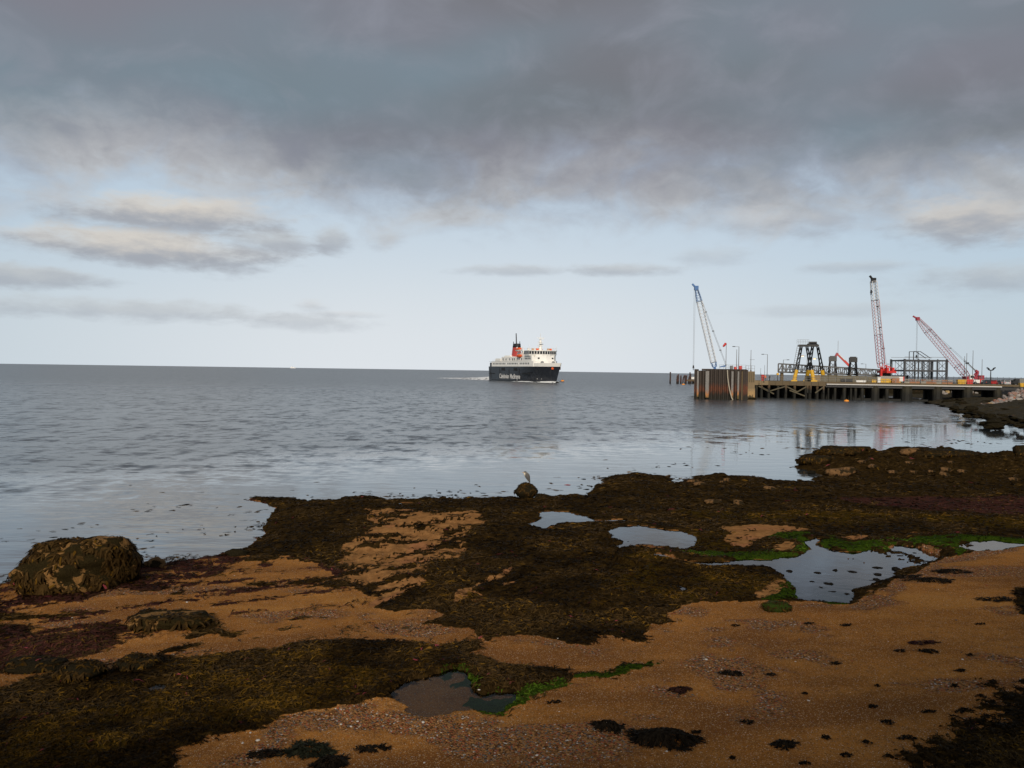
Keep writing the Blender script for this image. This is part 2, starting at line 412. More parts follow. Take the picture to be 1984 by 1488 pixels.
POOLS = [  # outline, level
    (ZB([(1150,205),(1220,172),(1190,145),(1290,137),(1370,140),(1450,160),(1510,185),(1620,179),(1725,188),(1700,197),(1550,193),(1440,197),(1300,203),(1245,236)]), 0.42),
    (ZB([(1560,240),(1640,222),(1740,210),(1830,225),(1901,238),(1960,242),(2030,265),(2035,300),(2035,320),(1990,340),(1920,352),(1860,372),(1830,373),(1740,366),(1650,347),(1595,320),(1650,300),(1590,280),(1540,285),(1600,265)]), 0.46),
    (ZC([(-60,352),(60,368),(150,398),(250,402),(400,396),(520,388),(720,372),(780,350),(735,300),(805,275),(845,290),(800,312),(870,330),(920,345),(1020,350),(1180,338),(1190,315),(1300,320),(1400,335),(1492,365),
         (1440,395),(1360,425),(1260,440),(1200,490),(1100,520),(1020,560),(1010,600),(950,628),(800,616),(680,606),(690,545),(660,500),(620,470),(520,432),(400,426),(240,426),(110,402),(0,380),(-60,372)]), 0.5),
    (ZC([(1560,330),(1640,292),(1740,288),(1820,300),(1901,305),(2010,312),(2010,332),(1901,325),(1780,345),(1640,352)]), 0.62),
    (ZC([(1255,256),(1300,250),(1390,250),(1380,258),(1290,260)]), 0.62),
    (ZC([(85,535),(110,528),(132,545),(120,565),(95,560)]), 0.66),
    (ZB([(380,1100),(450,1052),(550,1022),(640,1000),(740,962),(830,992),(870,1062),(900,1088),(1060,1097),(1100,1110),(1040,1160),(1000,1212),(920,1200),(880,1172),(800,1180),(700,1215),(620,1225),(560,1212),(440,1162)]), 1.12),
    (ZA([(770,1065),(830,1045),(880,1050),(860,1080),(800,1090)]), 0.98),
    (ZB([(430,102),(470,95),(555,90),(550,100),(480,106)]), 0.05),
]

G_ = {}
POOL_LEV = []
def make_beach():
    NRr, D0, D1 = 520, 6.2, 92.0
    th_in = np.linspace(-35.5, 35.5, 960)
    lo = -35.5 - np.cumsum(np.linspace(0.09, 2.2, 36))[::-1]
    hi = 35.5 + np.cumsum(np.linspace(0.09, 2.2, 36))
    th = np.radians(np.concatenate([lo, th_in, hi]))
    inv = np.linspace(1 / D0, 1 / D1, NRr)
    yd = 1 / inv
    T, D = np.meshgrid(np.tan(np.clip(th, -1.22, 1.22)), yd)
    X = T * D; Y = D.copy()
    X = X.astype(float)
    # ragged outlines: look outlines up at slightly shifted places
    wob = 0.25 * fbm(X, Y, 0.9, 4, 3); wob2 = 0.25 * fbm(X, Y, 0.9, 4, 11)
    wx = X + wob * 1.2 + 0.08 * fbm(X, Y, 0.16, 2, 21); wy = Y + wob2 * 1.2 + 0.08 * fbm(X, Y, 0.16, 2, 27)
    Z, sd = base_z(X + wob * 0.9, Y + wob2 * 0.9)
    def msk(pts, lo=-0.06, hi=0.10, pad=2.0, grow=0.0):
        return sst(poly_sd(ground_poly(pts), wx, wy, pad) + grow, lo, hi)
    sdw = poly_sd(ground_poly(W_MAIN), wx, wy, 3.0)
    weed = sst(sdw, -0.06, 0.10)
    weed = weed * (1 - 0.95 * sst(fbm(X, Y, 1.3, 5, 201, 0.6) - 0.12 * sdw, 0.30, 0.46) * sst(-Y, -34, -24))
    hump = sst(sdw, 0.0, 2.2)
    for P in [W_FIELD, W_LEFT, W_RIGHT2, W_LINE]:
        s2 = poly_sd(ground_poly(P), wx, wy, 2.0)
        weed = np.maximum(weed, sst(s2, -0.06, 0.10)); hump = np.maximum(hump, 0.7 * sst(s2, 0.0, 1.4))
    for P in [W_LEFT2, W_LEFT3, W_LEFT4] + W_DASH: weed = np.maximum(weed, 0.9 * msk(P, -0.1, 0.12))
    rd1 = msk(W_RED1, -0.15, 0.2)
    n1 = fbm(X * 1.0, Y * 1.0, 0.55, 4, 5); n2 = fbm(X, Y, 0.14, 3, 8); n3 = fbm(X, Y, 2.6, 3, 14)
    weed = np.maximum(weed, rd1 * sst(n1 + 0.6 * n2, -0.35, 0.05))
    wr = sst(poly_sd(ground_poly(W_RIGHT), wx, wy, 3.0), -1.3, 1.0)
    weed = np.maximum(weed, sst(wr * 2.0 - 1.0 + 0.9 * n2 + 0.5 * n1, 0.0, 0.25))
    red = np.zeros_like(X)
    for P in RED: red = np.maximum(red, msk(P, -0.3, 0.4))
    # thin drifts of red weed strewn along the sand by the tide
    sand_band = sst(-sd, -17, -3) * (1 - weed) * sst(-X, -6, 4) * sst(Y, 14.5, 17)
    ca, sa = math.cos(0.42), math.sin(0.42)
    U = (X * ca + Y * sa); V = (-X * sa + Y * ca)
    streak = fbm(U * 0.28, V, 0.55, 5, 31, 0.6)
    sk = sst(streak + 0.35 * n2 + 0.12 * n3, 0.18, 0.36) * sand_band
    weed = np.maximum(weed, 0.85 * sk); red = np.maximum(red, sk)
    olive = np.zeros_like(X)
    for P in OLIVE: olive = np.maximum(olive, msk(P, -0.7, 0.6))
    olive = olive * sst(n3 + 0.7 * n1, -0.6, 0.35)
    green = np.zeros_like(X)
    for P in GREEN: green = np.maximum(green, msk(P, -0.12, 0.10))
    green = green * sst(fbm(X, Y * 0.8, 0.8, 4, 211, 0.6) + 0.3 * fbm(X, Y, 0.2, 2, 212), -0.5, 0.0)
    rock = np.zeros_like(X)
    r1 = msk(ROCK1, -0.35, 0.25)
    r1 = r1 * sst(-(fbm(U * 0.45, V, 0.5, 5, 41, 0.62) + 0.5 * n2), -0.22, -0.02)
    rock = r1
    for P in (ROCK2, ROCK3, ROCK4, ROCK5, ROCK6, ROCK7): rock = np.maximum(rock, msk(P, -0.08, 0.1) * sst(n1 + 0.7 * n2, -0.75, -0.2))
    weed = weed * (1 - rock); olive = olive * (1 - rock)
    weed = np.maximum(weed, green)
    # heights
    Z = Z + (0.03 * fbm(X, Y, 3.0, 3, 51) + 0.006 * fbm(X, Y, 0.5, 3, 52)) * sst(sd, 0, 2)
    rough_w = weed * (0.55 * n1 + 0.4 * n2)
    calm = np.ones_like(X)
    for k, (pts, lev) in enumerate(POOLS):
        if k in (0, 1, 2, 3, 6): calm = np.minimum(calm, sst(-poly_sd(level_poly(pts, lev), X, Y, 4.0), 0.3, 3.5))
    calm = calm * (1 - 0.8 * sst(X, 7, 11) * sst(Y, 19, 23) * sst(-Y, -40, -34))
    Z = Z + np.where(sd > -1.5, 1, 0) * ((0.13 * hump * sst(n3, -0.7, 0.6) + 0.08 * hump * np.maximum(n1, -0.3)) * calm + 0.05 * rough_w + 0.03 * weed)
    Z = Z + rock * (0.05 * n1 + 0.025 * n2)
    # weed-covered ledges standing proud along the water's edge on the right
    Z = Z + 0.22 * weed * sst(X, 8, 14) * sst(Y, 44, 52) * sst(n3 + 0.5 * n1, -0.3, 0.6) * sst(sd, -0.3, 0.8)
    pool = np.zeros_like(X)
    POOL_W.clear()
    for k, (pts, lev) in enumerate(POOLS):
        P = ground_poly(pts)
        for _ in range(3):                    # the pool settles a little below the beach around it
            zz, _s = base_z(P[:, 0], P[:, 1]); lev = max(0.03, float(np.median(zz)) - 0.02); P = level_poly(pts, lev)
        POOL_LEV.append(lev)
        small = 0.35 if k in (4, 5, 7, 8) else 1.0
        s2 = poly_sd(P, X + (wob * 0.6 + 0.12 * n2) * small, Y + (wob2 * 0.6 + 0.12 * n1) * small, 3.0)
        bank = 1.1 if k != 6 else 0.8
        bed = lev - 0.035 - 0.08 * sst(s2, 0, 0.9) + 0.03 * n1 * sst(s2, 0.1, 0.6) + 0.018 * n2
        k_in = s2 > 0
        Z = np.where(k_in, np.minimum(bed, lev + 0.05), Z)
        ringw = sst(-s2, -0.01, bank)
        shore_z = lev + 0.012 + 0.05 * sst(-s2, 0, 0.25) + 0.03 * weed * (1 + n1)
        Z = np.where(k_in | (s2 <= -2.99), Z, np.maximum(shore_z * (1 - ringw) + Z * ringw, shore_z * 0 + np.where(-s2 < bank, lev + 0.008, -9)))
        pool = np.maximum(pool, sst(s2, 0.01, 0.09))
        if k in (2, 3):
            isl = sst(fbm(X, Y, 0.75, 4, 301, 0.6) + 0.25 * n2, 0.36, 0.46) * (s2 > -0.1)
            isl = isl * sst(X - 9.5, 0, 1.5)
            Z = np.where(isl > 0.5, np.maximum(Z, lev + 0.012 + 0.02 * np.abs(n2)), Z); weed = np.maximum(weed, isl); pool = pool * (1 - isl)
        if k in (0, 1): weed = np.maximum(weed, sst(s2, -0.6, -0.4) * (1 - rock * 0)); rock = np.where(s2 > -0.5, 0, rock)
        if k == 6: weed = np.maximum(weed, sst(s2, -0.42, -0.28) * sst(Y - P[:, 1].mean() - 0.25 * X, 0.2, 0.5))
        POOL_W.append((P, lev, k))
    weed = weed * (1 - pool * (1 - 0.75 * green))
    # fine shingle where the water drains and in loose drifts on the near sand
    shing = np.zeros_like(X)
    shing = np.maximum(shing, sst(fbm(X * 0.7 + Y * 0.3, Y * 1.3, 1.9, 4, 61) + 0.25 * n1, -0.02, 0.5) * 0.8)
    for P in (ZC([(930,640),(1010,590),(1060,530),(1200,465),(1350,400),(1500,360),(1901,325),(1901,345),(1560,400),(1400,450),(1250,540),(1130,640),(1080,665)]),
              ZB([(380,1220),(560,1215),(700,1220),(900,1210),(1000,1240),(900,1310),(700,1330),(300,1310),(-100,1300),(-300,1488),(-500,1488),(-100,1200),(100,1190),(250,1130)])):
        shing = np.maximum(shing, msk(P, -0.3, 0.3) * sst(n1, -0.8, 0.0))
    for P in (ZC([(150,800),(500,760),(900,800),(900,1050),(500,1250),(200,1200),(100,1000)]),):
        shing = np.maximum(shing, msk(P, -1.0, 1.0) * sst(n1 + n3, -0.6, 0.6))
    shing = shing * (1 - weed) * sst(sd, 0.0, 0.5)
    wet = np.maximum(sst(-sd, -3.0, 0.2), sst(fbm(X, Y, 2.3, 3, 71), 0.25, 0.6) * 0.7 * sst(-Y, -20, -10))
    # keep the shore line: under water outside the land
    Z = np.where(sd < -0.9, np.minimum(Z, -0.05), Z)
    G_.update(X=X, Y=Y, Z=Z, sd=sd, weed=weed, olive=olive, green=green, red=red, rock=rock, shing=shing, pool=pool, tan=np.tan(np.clip(th, -1.22, 1.22)), D0=D0, D1=D1, NR=NRr)
    nr, nc = X.shape
    idx = np.arange(nr * nc).reshape(nr, nc)
    q = np.stack([idx[:-1, :-1], idx[:-1, 1:], idx[1:, 1:], idx[1:, :-1]], -1).reshape(-1, 4)
    keep = (Z.ravel()[q].max(1) > -0.25)
    q = q[keep]
    used = np.zeros(nr * nc, bool); used[q.ravel()] = True
    remap = np.cumsum(used) - 1
    q = remap[q]
    co = np.stack([X, Y, Z], -1).reshape(-1, 3)[used]
    me = np_mesh('beach', co, q)
    for nm, arr in (('weed', weed), ('olive', olive), ('green', green), ('redw', red), ('rock', rock), ('shing', shing), ('wet', wet), ('pool', pool)):
        a = me.attributes.new(nm, 'FLOAT', 'POINT'); a.data.foreach_set('value', arr.ravel()[used].astype(np.float32))
    o = link_mesh('beach', me, ground_mat(), None, True)
    tag(o, kind='structure')
POOL_W = []
def np_mesh(name, co, quads):
    me = bpy.data.meshes.new(name)
    k = quads.shape[1]
    me.vertices.add(len(co)); me.vertices.foreach_set('co', np.ascontiguousarray(co, np.float32).ravel())
    me.loops.add(quads.size); me.loops.foreach_set('vertex_index', np.ascontiguousarray(quads, np.int32).ravel())
    me.polygons.add(len(quads)); me.polygons.foreach_set('loop_start', np.arange(0, quads.size, k, dtype=np.int32))
    me.update(calc_edges=True)
    return me
def gz(x, y, key='Z'):
    """look the beach up at a place"""
    x = np.atleast_1d(np.asarray(x, float)); y = np.atleast_1d(np.asarray(y, float))
    t = G_['tan']; A = G_[key]
    r = (1 / G_['D0'] - 1 / np.clip(y, G_['D0'], G_['D1'])) / (1 / G_['D0'] - 1 / G_['D1']) * (G_['NR'] - 1)
    c = np.interp(x / np.maximum(y, 0.1), t, np.arange(len(t)))
    r0 = np.clip(np.floor(r).astype(int), 0, A.shape[0] - 2); c0 = np.clip(np.floor(c).astype(int), 0, A.shape[1] - 2)
    fr = r - r0; fc = c - c0
    return (A[r0, c0] * (1 - fr) * (1 - fc) + A[r0 + 1, c0] * fr * (1 - fc) + A[r0, c0 + 1] * (1 - fr) * fc + A[r0 + 1, c0 + 1] * fr * fc)
def on_beach(px, py):
    """where a sight line meets the beach"""
    z = 0.6
    for _ in range(25):
        p = on_z(px, py, z); z = 0.5 * z + 0.5 * max(0.0, float(gz(p.x, p.y)[0]))
    p = on_z(px, py, z); p.z = float(gz(p.x, p.y)[0]); return p

def ground_mat():
    mt = bpy.data.materials.new('beach'); mt.use_nodes = True
    t = NT(mt.node_tree); b = mt.node_tree.nodes['Principled BSDF']
    tc = t.n('ShaderNodeTexCoord'); v = tc.outputs['Object']
    A = lambda nm: t.n('ShaderNodeAttribute', attribute_name=nm).outputs['Fac']
    weed, olive, green, red, rock, shing, wet, pool = [A(k) for k in ('weed', 'olive', 'green', 'redw', 'rock', 'shing', 'wet', 'pool')]
    nA = t.noise(v, 0.5, 5, 0.6); nB = t.noise(v, 4.0, 6, 0.65); nC = t.noise(v, 26.0, 5, 0.7); nD = t.noise(v, 90.0, 3, 0.7)
    # sand
    sand = t.mix(t.ss(nA, 0.3, 0.7), (0.30, 0.118, 0.026), (0.41, 0.170, 0.038))
    sand = t.mix(t.ss(nB, 0.35, 0.75, 0.0, 0.7), sand, (0.20, 0.086, 0.026))
    nE = t.noise(t.mapping(v, scale=(0.16, 0.42, 1), rot=(0, 0, -0.35)), 1.0, 5, 0.6, 0.4)
    sand = t.mix(t.ss(nE, 0.44, 0.60, 0.0, 0.85), sand, (0.175, 0.068, 0.020))
    sand = t.mix(t.ss(nE, 0.42, 0.30, 0.0, 0.5), sand, (0.47, 0.215, 0.050))
    grain = t.vor(v, 75.0, 'Color')
    gs = t.sep(grain)
    sand = t.mix(t.math('MULTIPLY', t.ss(gs[0], 0.78, 0.9), 0.75), sand, (0.09, 0.05, 0.028))
    sand = t.mix(t.math('MULTIPLY', t.ss(gs[1], 0.86, 0.93), 0.8), sand, (0.44, 0.27, 0.12))
    sand = t.mix(t.math('MULTIPLY', t.ss(gs[2], 0.975, 0.985), 0.8), sand, (0.55, 0.46, 0.36))
    # shingle: a scatter of coloured small stones
    pv = t.vor(v, 34.0, 'Color'); ps = t.sep(pv)
    peb = t.mix(t.ss(ps[0], 0.2, 0.8), (0.09, 0.042, 0.018), (0.33, 0.165, 0.062))
    peb = t.mix(t.ss(ps[1], 0.86, 0.88), peb, (0.13, 0.115, 0.10))
    peb = t.mix(t.ss(ps[2], 0.965, 0.97), peb, (0.5, 0.44, 0.37))
    peb = t.mix(t.ss(ps[1], 0.16, 0.12), peb, (0.30, 0.085, 0.04))
    pd = t.vor(v, 34.0, 'Distance')
    f_sh = t.ss(t.math('ADD', shing, t.math('MULTIPLY', t.math('SUBTRACT', nC, 0.5), 1.3)), 0.30, 0.62)
    c = t.mix(f_sh, sand, peb)
    c = t.mix(t.math('MULTIPLY', wet, 0.5), c, t.mix(1.0, c, (0.55, 0.5, 0.48), 'MULTIPLY'))
    # bare sandstone
    rk = t.mix(t.ss(nB, 0.35, 0.7), (0.245, 0.115, 0.040), (0.38, 0.19, 0.068))
    rk = t.mix(t.ss(nC, 0.5, 0.72, 0.0, 0.6), rk, (0.13, 0.075, 0.045))
    rk = t.mix(t.ss(nA, 0.52, 0.68, 0, 0.6), rk, (0.31, 0.125, 0.062))
    c = t.mix(t.ss(rock, 0.35, 0.6), c, rk)
    # weed
    wd = t.mix(t.ss(nB, 0.3, 0.7), (0.014, 0.009, 0.004), (0.055, 0.032, 0.010))
    ol = t.mix(t.ss(nC, 0.3, 0.7), (0.022, 0.013, 0.003), (0.085, 0.052, 0.008))
    rd = t.mix(t.ss(nC, 0.3, 0.7), (0.024, 0.011, 0.009), (0.10, 0.040, 0.030))
    gn = t.mix(t.ss(nC, 0.3, 0.7), (0.016, 0.030, 0.004), (0.055, 0.092, 0.008))
    sub = t.math('MULTIPLY', t.math('SUBTRACT', nC, 0.5), 0.9)
    wd = t.mix(t.ss(t.math('ADD', olive, sub), 0.2, 0.9), wd, ol)
    wd = t.mix(t.ss(t.math('ADD', red, sub), 0.25, 0.9), wd, rd)
    wd = t.mix(t.ss(t.math('ADD', green, sub), 0.35, 0.65), wd, gn)
    fw = t.ss(t.math('ADD', weed, t.math('MULTIPLY', t.math('SUBTRACT', nC, 0.5), 0.7)), 0.40, 0.62)
    c = t.mix(fw, c, wd)
    t.L.new(c, b.inputs['Base Color'])
    rg = t.mix(fw, (0.85, 0.85, 0.85), (0.55, 0.55, 0.55))
    rg = t.mix(t.math('MULTIPLY', wet, 0.6), rg, (0.45, 0.45, 0.45))
    t.L.new(rg, b.inputs['Roughness'])
    b.inputs['Specular IOR Level'].default_value = 0.0
    h = t.math('ADD', t.math('MULTIPLY', nC, 0.7), t.math('MULTIPLY', nD, 0.3))
    h = t.math('SUBTRACT', h, t.math('MULTIPLY', t.math('MULTIPLY', f_sh, pd), 1.2))
    t.L.new(t.bump(h, 0.8, t.math('ADD', 0.018, t.math('MULTIPLY', fw, 0.05))), b.inputs['Normal'])
    return mt

def water_mat(name, deep=None, tint=(0.5, 0.55, 0.55), amp=1.0):
    mt = bpy.data.materials.new(name); mt.use_nodes = True
    t = NT(mt.node_tree); nt = mt.node_tree; b = nt.nodes['Principled BSDF']; out = nt.nodes['Material Output']
    tc = t.n('ShaderNodeTexCoord'); v = tc.outputs['Object']
    if deep is not None:
        x, y, z = t.sep(v)
        edge = t.math('SUBTRACT', y, t.math('ADD', 62.0, t.math('MULTIPLY', x, 0.93)))
        wobble = t.noise(t.mapping(v, scale=(0.012, 0.05, 1)), 1.0, 3, 0.6)
        e2 = t.math('ADD', edge, t.math('MULTIPLY', t.math('SUBTRACT', wobble, 0.5), 46.0))
        ruf = t.ss(e2, -14.0, 22.0)
        far = t.ss(y, 60.0, 420.0)
        patch = t.noise(t.mapping(v, scale=(0.004, 0.022, 1), rot=(0, 0, 0.25)), 1.0, 4, 0.6)
        b.inputs['Base Color'].default_value = (*deep, 1)
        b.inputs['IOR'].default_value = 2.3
        w1 = t.noise(t.mapping(v, scale=(0.8, 1.9, 1), rot=(0, 0, 0.25)), 1.0, 4, 0.62)      # short chop
        w2 = t.noise(t.mapping(v, scale=(0.12, 0.45, 1), rot=(0, 0, 0.2)), 1.0, 3, 0.55)
        w3 = t.noise(t.mapping(v, scale=(0.55, 1.5, 1), rot=(0, 0, 0.55)), 0.55, 3, 0.5)      # soft ripples inshore
        w4 = t.noise(t.mapping(v, scale=(0.05, 0.17, 1), rot=(0, 0, 0.15)), 1.0, 2, 0.5)
        hr = t.math('ADD', t.math('MULTIPLY', w1, 0.20), t.math('ADD', t.math('MULTIPLY', w2, 0.38), t.math('MULTIPLY', w4, t.math('MULTIPLY', far, 1.1))))
        amp_r = t.math('MULTIPLY', ruf, t.math('ADD', 0.75, t.math('MULTIPLY', patch, 0.5)))
        h = t.math('MULTIPLY', w3, 0.022)
        bn = t.bump(h, 1.0, 1.0)
        # wind chop: facets tilted at random, taken straight from noise so that far waves keep their slope
        def facets(sc, rot, det, k):
            c = t.noise(t.mapping(v, scale=sc, rot=(0, 0, rot)), 1.0, det, 0.6, color=True)
            sb = t.n('ShaderNodeVectorMath', operation='SUBTRACT'); t.L.new(c, sb.inputs[0]); sb.inputs[1].default_value = (0.5, 0.5, 0.5)
            ml = t.n('ShaderNodeVectorMath', operation='MULTIPLY'); t.L.new(sb.outputs[0], ml.inputs[0]); ml.inputs[1].default_value = (k * 0.6, k, 0)
            return ml.outputs[0]
        f1 = facets((0.9, 2.4, 1), 0.2, 3, 0.75); f2 = facets((0.22, 0.5, 1), 0.15, 3, 0.45); f3 = facets((0.75, 0.28, 1), 0.15, 3, 0.6)
        s1 = t.n('ShaderNodeVectorMath', operation='ADD'); t.L.new(f1, s1.inputs[0]); t.L.new(f2, s1.inputs[1])
        s2 = t.n('ShaderNodeVectorMath', operation='ADD'); t.L.new(s1.outputs[0], s2.inputs[0]); t.L.new(f3, s2.inputs[1])
        sc = t.n('ShaderNodeVectorMath', operation='SCALE'); t.L.new(s2.outputs[0], sc.inputs[0]); t.L.new(amp_r, sc.inputs['Scale'])
        ad = t.n('ShaderNodeVectorMath', operation='ADD'); t.L.new(bn, ad.inputs[0]); t.L.new(sc.outputs[0], ad.inputs[1])
        nm = t.n('ShaderNodeVectorMath', operation='NORMALIZE'); t.L.new(ad.outputs[0], nm.inputs[0])
        t.L.new(nm.outputs[0], b.inputs['Normal'])
        rg = t.math('ADD', 0.04, t.math('ADD', t.math('MULTIPLY', ruf, 0.20), t.math('MULTIPLY', far, 0.06)))
        t.L.new(rg, b.inputs['Roughness'])
    else:
        gl = t.n('ShaderNodeBsdfGlossy'); gl.inputs['Roughness'].default_value = 0.02
        tr = t.n('ShaderNodeBsdfTransparent'); tr.inputs[0].default_value = (*tint, 1)
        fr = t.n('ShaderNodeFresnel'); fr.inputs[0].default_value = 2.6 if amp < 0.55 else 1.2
        h = t.noise(v, 2.2, 3, 0.5)
        nb = t.bump(h, 1.0, 0.006 * amp)
        t.L.new(nb, gl.inputs['Normal']); t.L.new(nb, fr.inputs['Normal'])
        ms = t.n('ShaderNodeMixShader')
        t.L.new(fr.outputs[0], ms.inputs[0]); t.L.new(tr.outputs[0], ms.inputs[1]); t.L.new(gl.outputs[0], ms.inputs[2])
        t.L.new(ms.outputs[0], out.inputs[0])
        nt.nodes.remove(b)
    return mt
make_beach()
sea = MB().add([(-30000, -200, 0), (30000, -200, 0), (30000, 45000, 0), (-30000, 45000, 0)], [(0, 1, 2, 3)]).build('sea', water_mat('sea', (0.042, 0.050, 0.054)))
tag(sea, kind='structure')
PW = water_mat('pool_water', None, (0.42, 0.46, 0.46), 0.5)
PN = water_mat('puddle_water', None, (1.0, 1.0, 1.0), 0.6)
for P, lev, k in POOL_W:
    c = P.mean(0)
    # a flat sheet a little wider than the hollow, so that the bank cuts its edge
    Q = c + (P - c) * 1.03
    d = P - c
    Q = P + d / np.maximum(np.linalg.norm(d, axis=1, keepdims=True), 1e-6) * (0.35 if k in (0, 1, 2, 3, 6) else 0.1)
    bm = bmesh.new()
    vs = [bm.verts.new((a, b_, lev)) for a, b_ in Q]
    f = bm.faces.new(vs); bmesh.ops.triangulate(bm, faces=[f]); bmesh.ops.recalc_face_normals(bm, faces=bm.faces)
    me = bpy.data.meshes.new('tide_pool'); bm.to_mesh(me); bm.free()
    if me.polygons and me.polygons[0].normal.z < 0: me.flip_normals()
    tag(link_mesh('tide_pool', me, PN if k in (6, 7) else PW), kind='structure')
# ------------------------------------------------------------------ seaweed, shingle, boulders
def col_mat(name, rough=0.5, spec=0.3, trans=0.0):
    mt = bpy.data.materials.new(name); mt.use_nodes = True
    t = NT(mt.node_tree); b = mt.node_tree.nodes['Principled BSDF']
    a = t.n('ShaderNodeAttribute', attribute_name='tone')
    tc = t.n('ShaderNodeTexCoord')
    n = t.noise(tc.outputs['Object'], 30.0, 3, 0.6)
    t.L.new(t.mix(1.0, a.outputs['Color'], t.mix(n, (0.7, 0.7, 0.7), (1.3, 1.3, 1.3)), 'MULTIPLY'), b.inputs['Base Color'])
    b.inputs['Roughness'].default_value = rough
    b.inputs['Specular IOR Level'].default_value = spec
    return mt
FROND = col_mat('wrack', 0.5, 0.012)
STONE = col_mat('pebbles', 0.7, 0.08)
def fronds(bx, by, bz, L, W, ang, lift, zfun, spread=0.5):
    """forked strap-like fronds lying on the ground: 8 corners, 3 quads each"""
    n = len(bx)
    def pt(t, a, h, off):
        x = bx + np.cos(a) * L * t; y = by + np.sin(a) * L * t
        return x - np.sin(a) * off, y + np.cos(a) * off, h
    a1 = ang + spread * rng.uniform(0.3, 1, n); a2 = ang - spread * rng.uniform(0.3, 1, n)
    mx = bx + np.cos(ang) * L * 0.5; my = by + np.sin(ang) * L * 0.5
    mz = zfun(mx, my, bz) + lift
    t1x = mx + np.cos(a1) * L * 0.5; t1y = my + np.sin(a1) * L * 0.5
    t2x = mx + np.cos(a2) * L * 0.5; t2y = my + np.sin(a2) * L * 0.5
    z1 = zfun(t1x, t1y, bz) + 0.006 + lift * rng.uniform(0, 0.8, n); z2 = zfun(t2x, t2y, bz) + 0.006 + lift * rng.uniform(0, 0.8, n)
    sx = -np.sin(ang) * W / 2; sy = np.cos(ang) * W / 2
    tw = W * rng.uniform(-0.5, 0.5, n)
    V = np.empty((n, 8, 3))
    V[:, 0] = np.stack([bx - sx, by - sy, bz], 1); V[:, 1] = np.stack([bx + sx, by + sy, bz], 1)
    V[:, 2] = np.stack([mx - sx, my - sy, mz - tw], 1); V[:, 3] = np.stack([mx + sx, my + sy, mz + tw], 1)
    k = 0.75
    V[:, 4] = np.stack([t1x - sx * k, t1y - sy * k, z1], 1); V[:, 5] = np.stack([t1x + sx * k, t1y + sy * k, z1], 1)
    V[:, 6] = np.stack([t2x - sx * k, t2y - sy * k, z2], 1); V[:, 7] = np.stack([t2x + sx * k, t2y + sy * k, z2], 1)
    base = np.arange(n)[:, None, None] * 8
    Q = np.array([[0, 1, 3, 2], [2, 3, 5, 4], [2, 3, 7, 6]])[None] + base
    return V.reshape(-1, 3), Q.reshape(-1, 4)
def toned(name, V, Q, tone, per, material, parent=None, smooth=False):
    me = np_mesh(name, V, Q)
    ca = me.color_attributes.new('tone', 'FLOAT_COLOR', 'POINT')
    c = np.ones((len(V), 4), np.float32); c[:, :3] = np.repeat(tone, per, 0)
    ca.data.foreach_set('color', c.ravel())
    return link_mesh(name, me, material, parent, smooth)
def grid_samples(n):
    X = G_['X']; nr, nc = X.shape
    r = rng.uniform(0, nr - 1.001, n); c = rng.uniform(30, nc - 31, n)
    r0 = r.astype(int); c0 = c.astype(int)
    def g(k):
        A = G_[k]; return A[r0, c0]
    fr = r - r0; fc = c - c0
    y = G_['Y'][r0, c0] * (1 - fr) + G_['Y'][r0 + 1, c0] * fr
    tn = G_['tan']; x = y * (tn[c0] * (1 - fc) + tn[c0 + 1] * fc)
    return x, y, g
def weed_tone(n, olive, green, red):
    b = rng.uniform(0.4, 1.5, (n, 1))
    t = np.array([[0.050, 0.029, 0.0095]]) * b
    ol = np.array([[0.115, 0.060, 0.008]]) * b; rd = np.array([[0.075, 0.026, 0.017]]) * b; gn = np.array([[0.050, 0.088, 0.007]]) * b
    u = rng.uniform(0, 1, n)
    def pick(t, w, c): return np.where((u < w)[:, None], c, t)
    t = pick(t, red * 0.55, rd); t = pick(t, np.clip(olive * 0.85 + 0.04, 0, 1), ol); t = pick(t, np.where(green > 0.3, 0.9, 0), gn)
    pink = rng.uniform(0, 1, n) < 0.0035
    t[pink] = (0.25, 0.05, 0.06)
    return t
def ground_weed():
    N = 260000
    x, y, g = grid_samples(N)
    p = g('weed') * (1 - 0.97 * g('pool'))
    keep = (rng.uniform(0, 1, N) < p) & (G_['Z'][0, 0] == G_['Z'][0, 0]) & (g('Z') > -0.02)
    x = x[keep]; y = y[keep]
    ol = g('olive')[keep]; gr = g('green')[keep]; rd = g('red')[keep]
    keep2 = np.ones(len(x), bool)
    if len(x) > 125000: keep2[125000:] = False
    x, y, ol, gr, rd = [a[keep2] for a in (x, y, ol, gr, rd)]
    n = len(x); d = y
    sc = (d / 14.0) ** 0.8
    L = rng.uniform(0.07, 0.20, n) * np.maximum(sc, 0.8) * np.where(gr > 0.3, 0.5, 1); W = rng.uniform(0.010, 0.020, n) * np.maximum(sc, 0.8)
    z = gz(x, y)
    ang = rng.uniform(0, 6.283, n) * 0.6 - 0.6 + 2.0 * fbm(x, y, 1.6, 2, 91)
    lift = rng.uniform(0.004, 0.035, n) * np.where(gr > 0.3, 0.5, 1)
    patch = fbm(x, y, 2.2, 3, 231); ol = np.clip(ol + 0.35 * sst(patch, 0.05, 0.5), 0, 1); dk = 0.22 + 0.95 * sst(fbm(x, y, 1.5, 4, 233), -0.3, 0.4)
    V, Q = fronds(x, y, z - 0.004, L, W, ang, lift, lambda a, b, c: gz(a, b))
    tag(toned('seaweed', V, Q, weed_tone(n, ol, gr, rd) * dk[:, None], 8, FROND), 'brown and olive wrack matted over the shore rocks and sand', 'seaweed', kind='stuff')
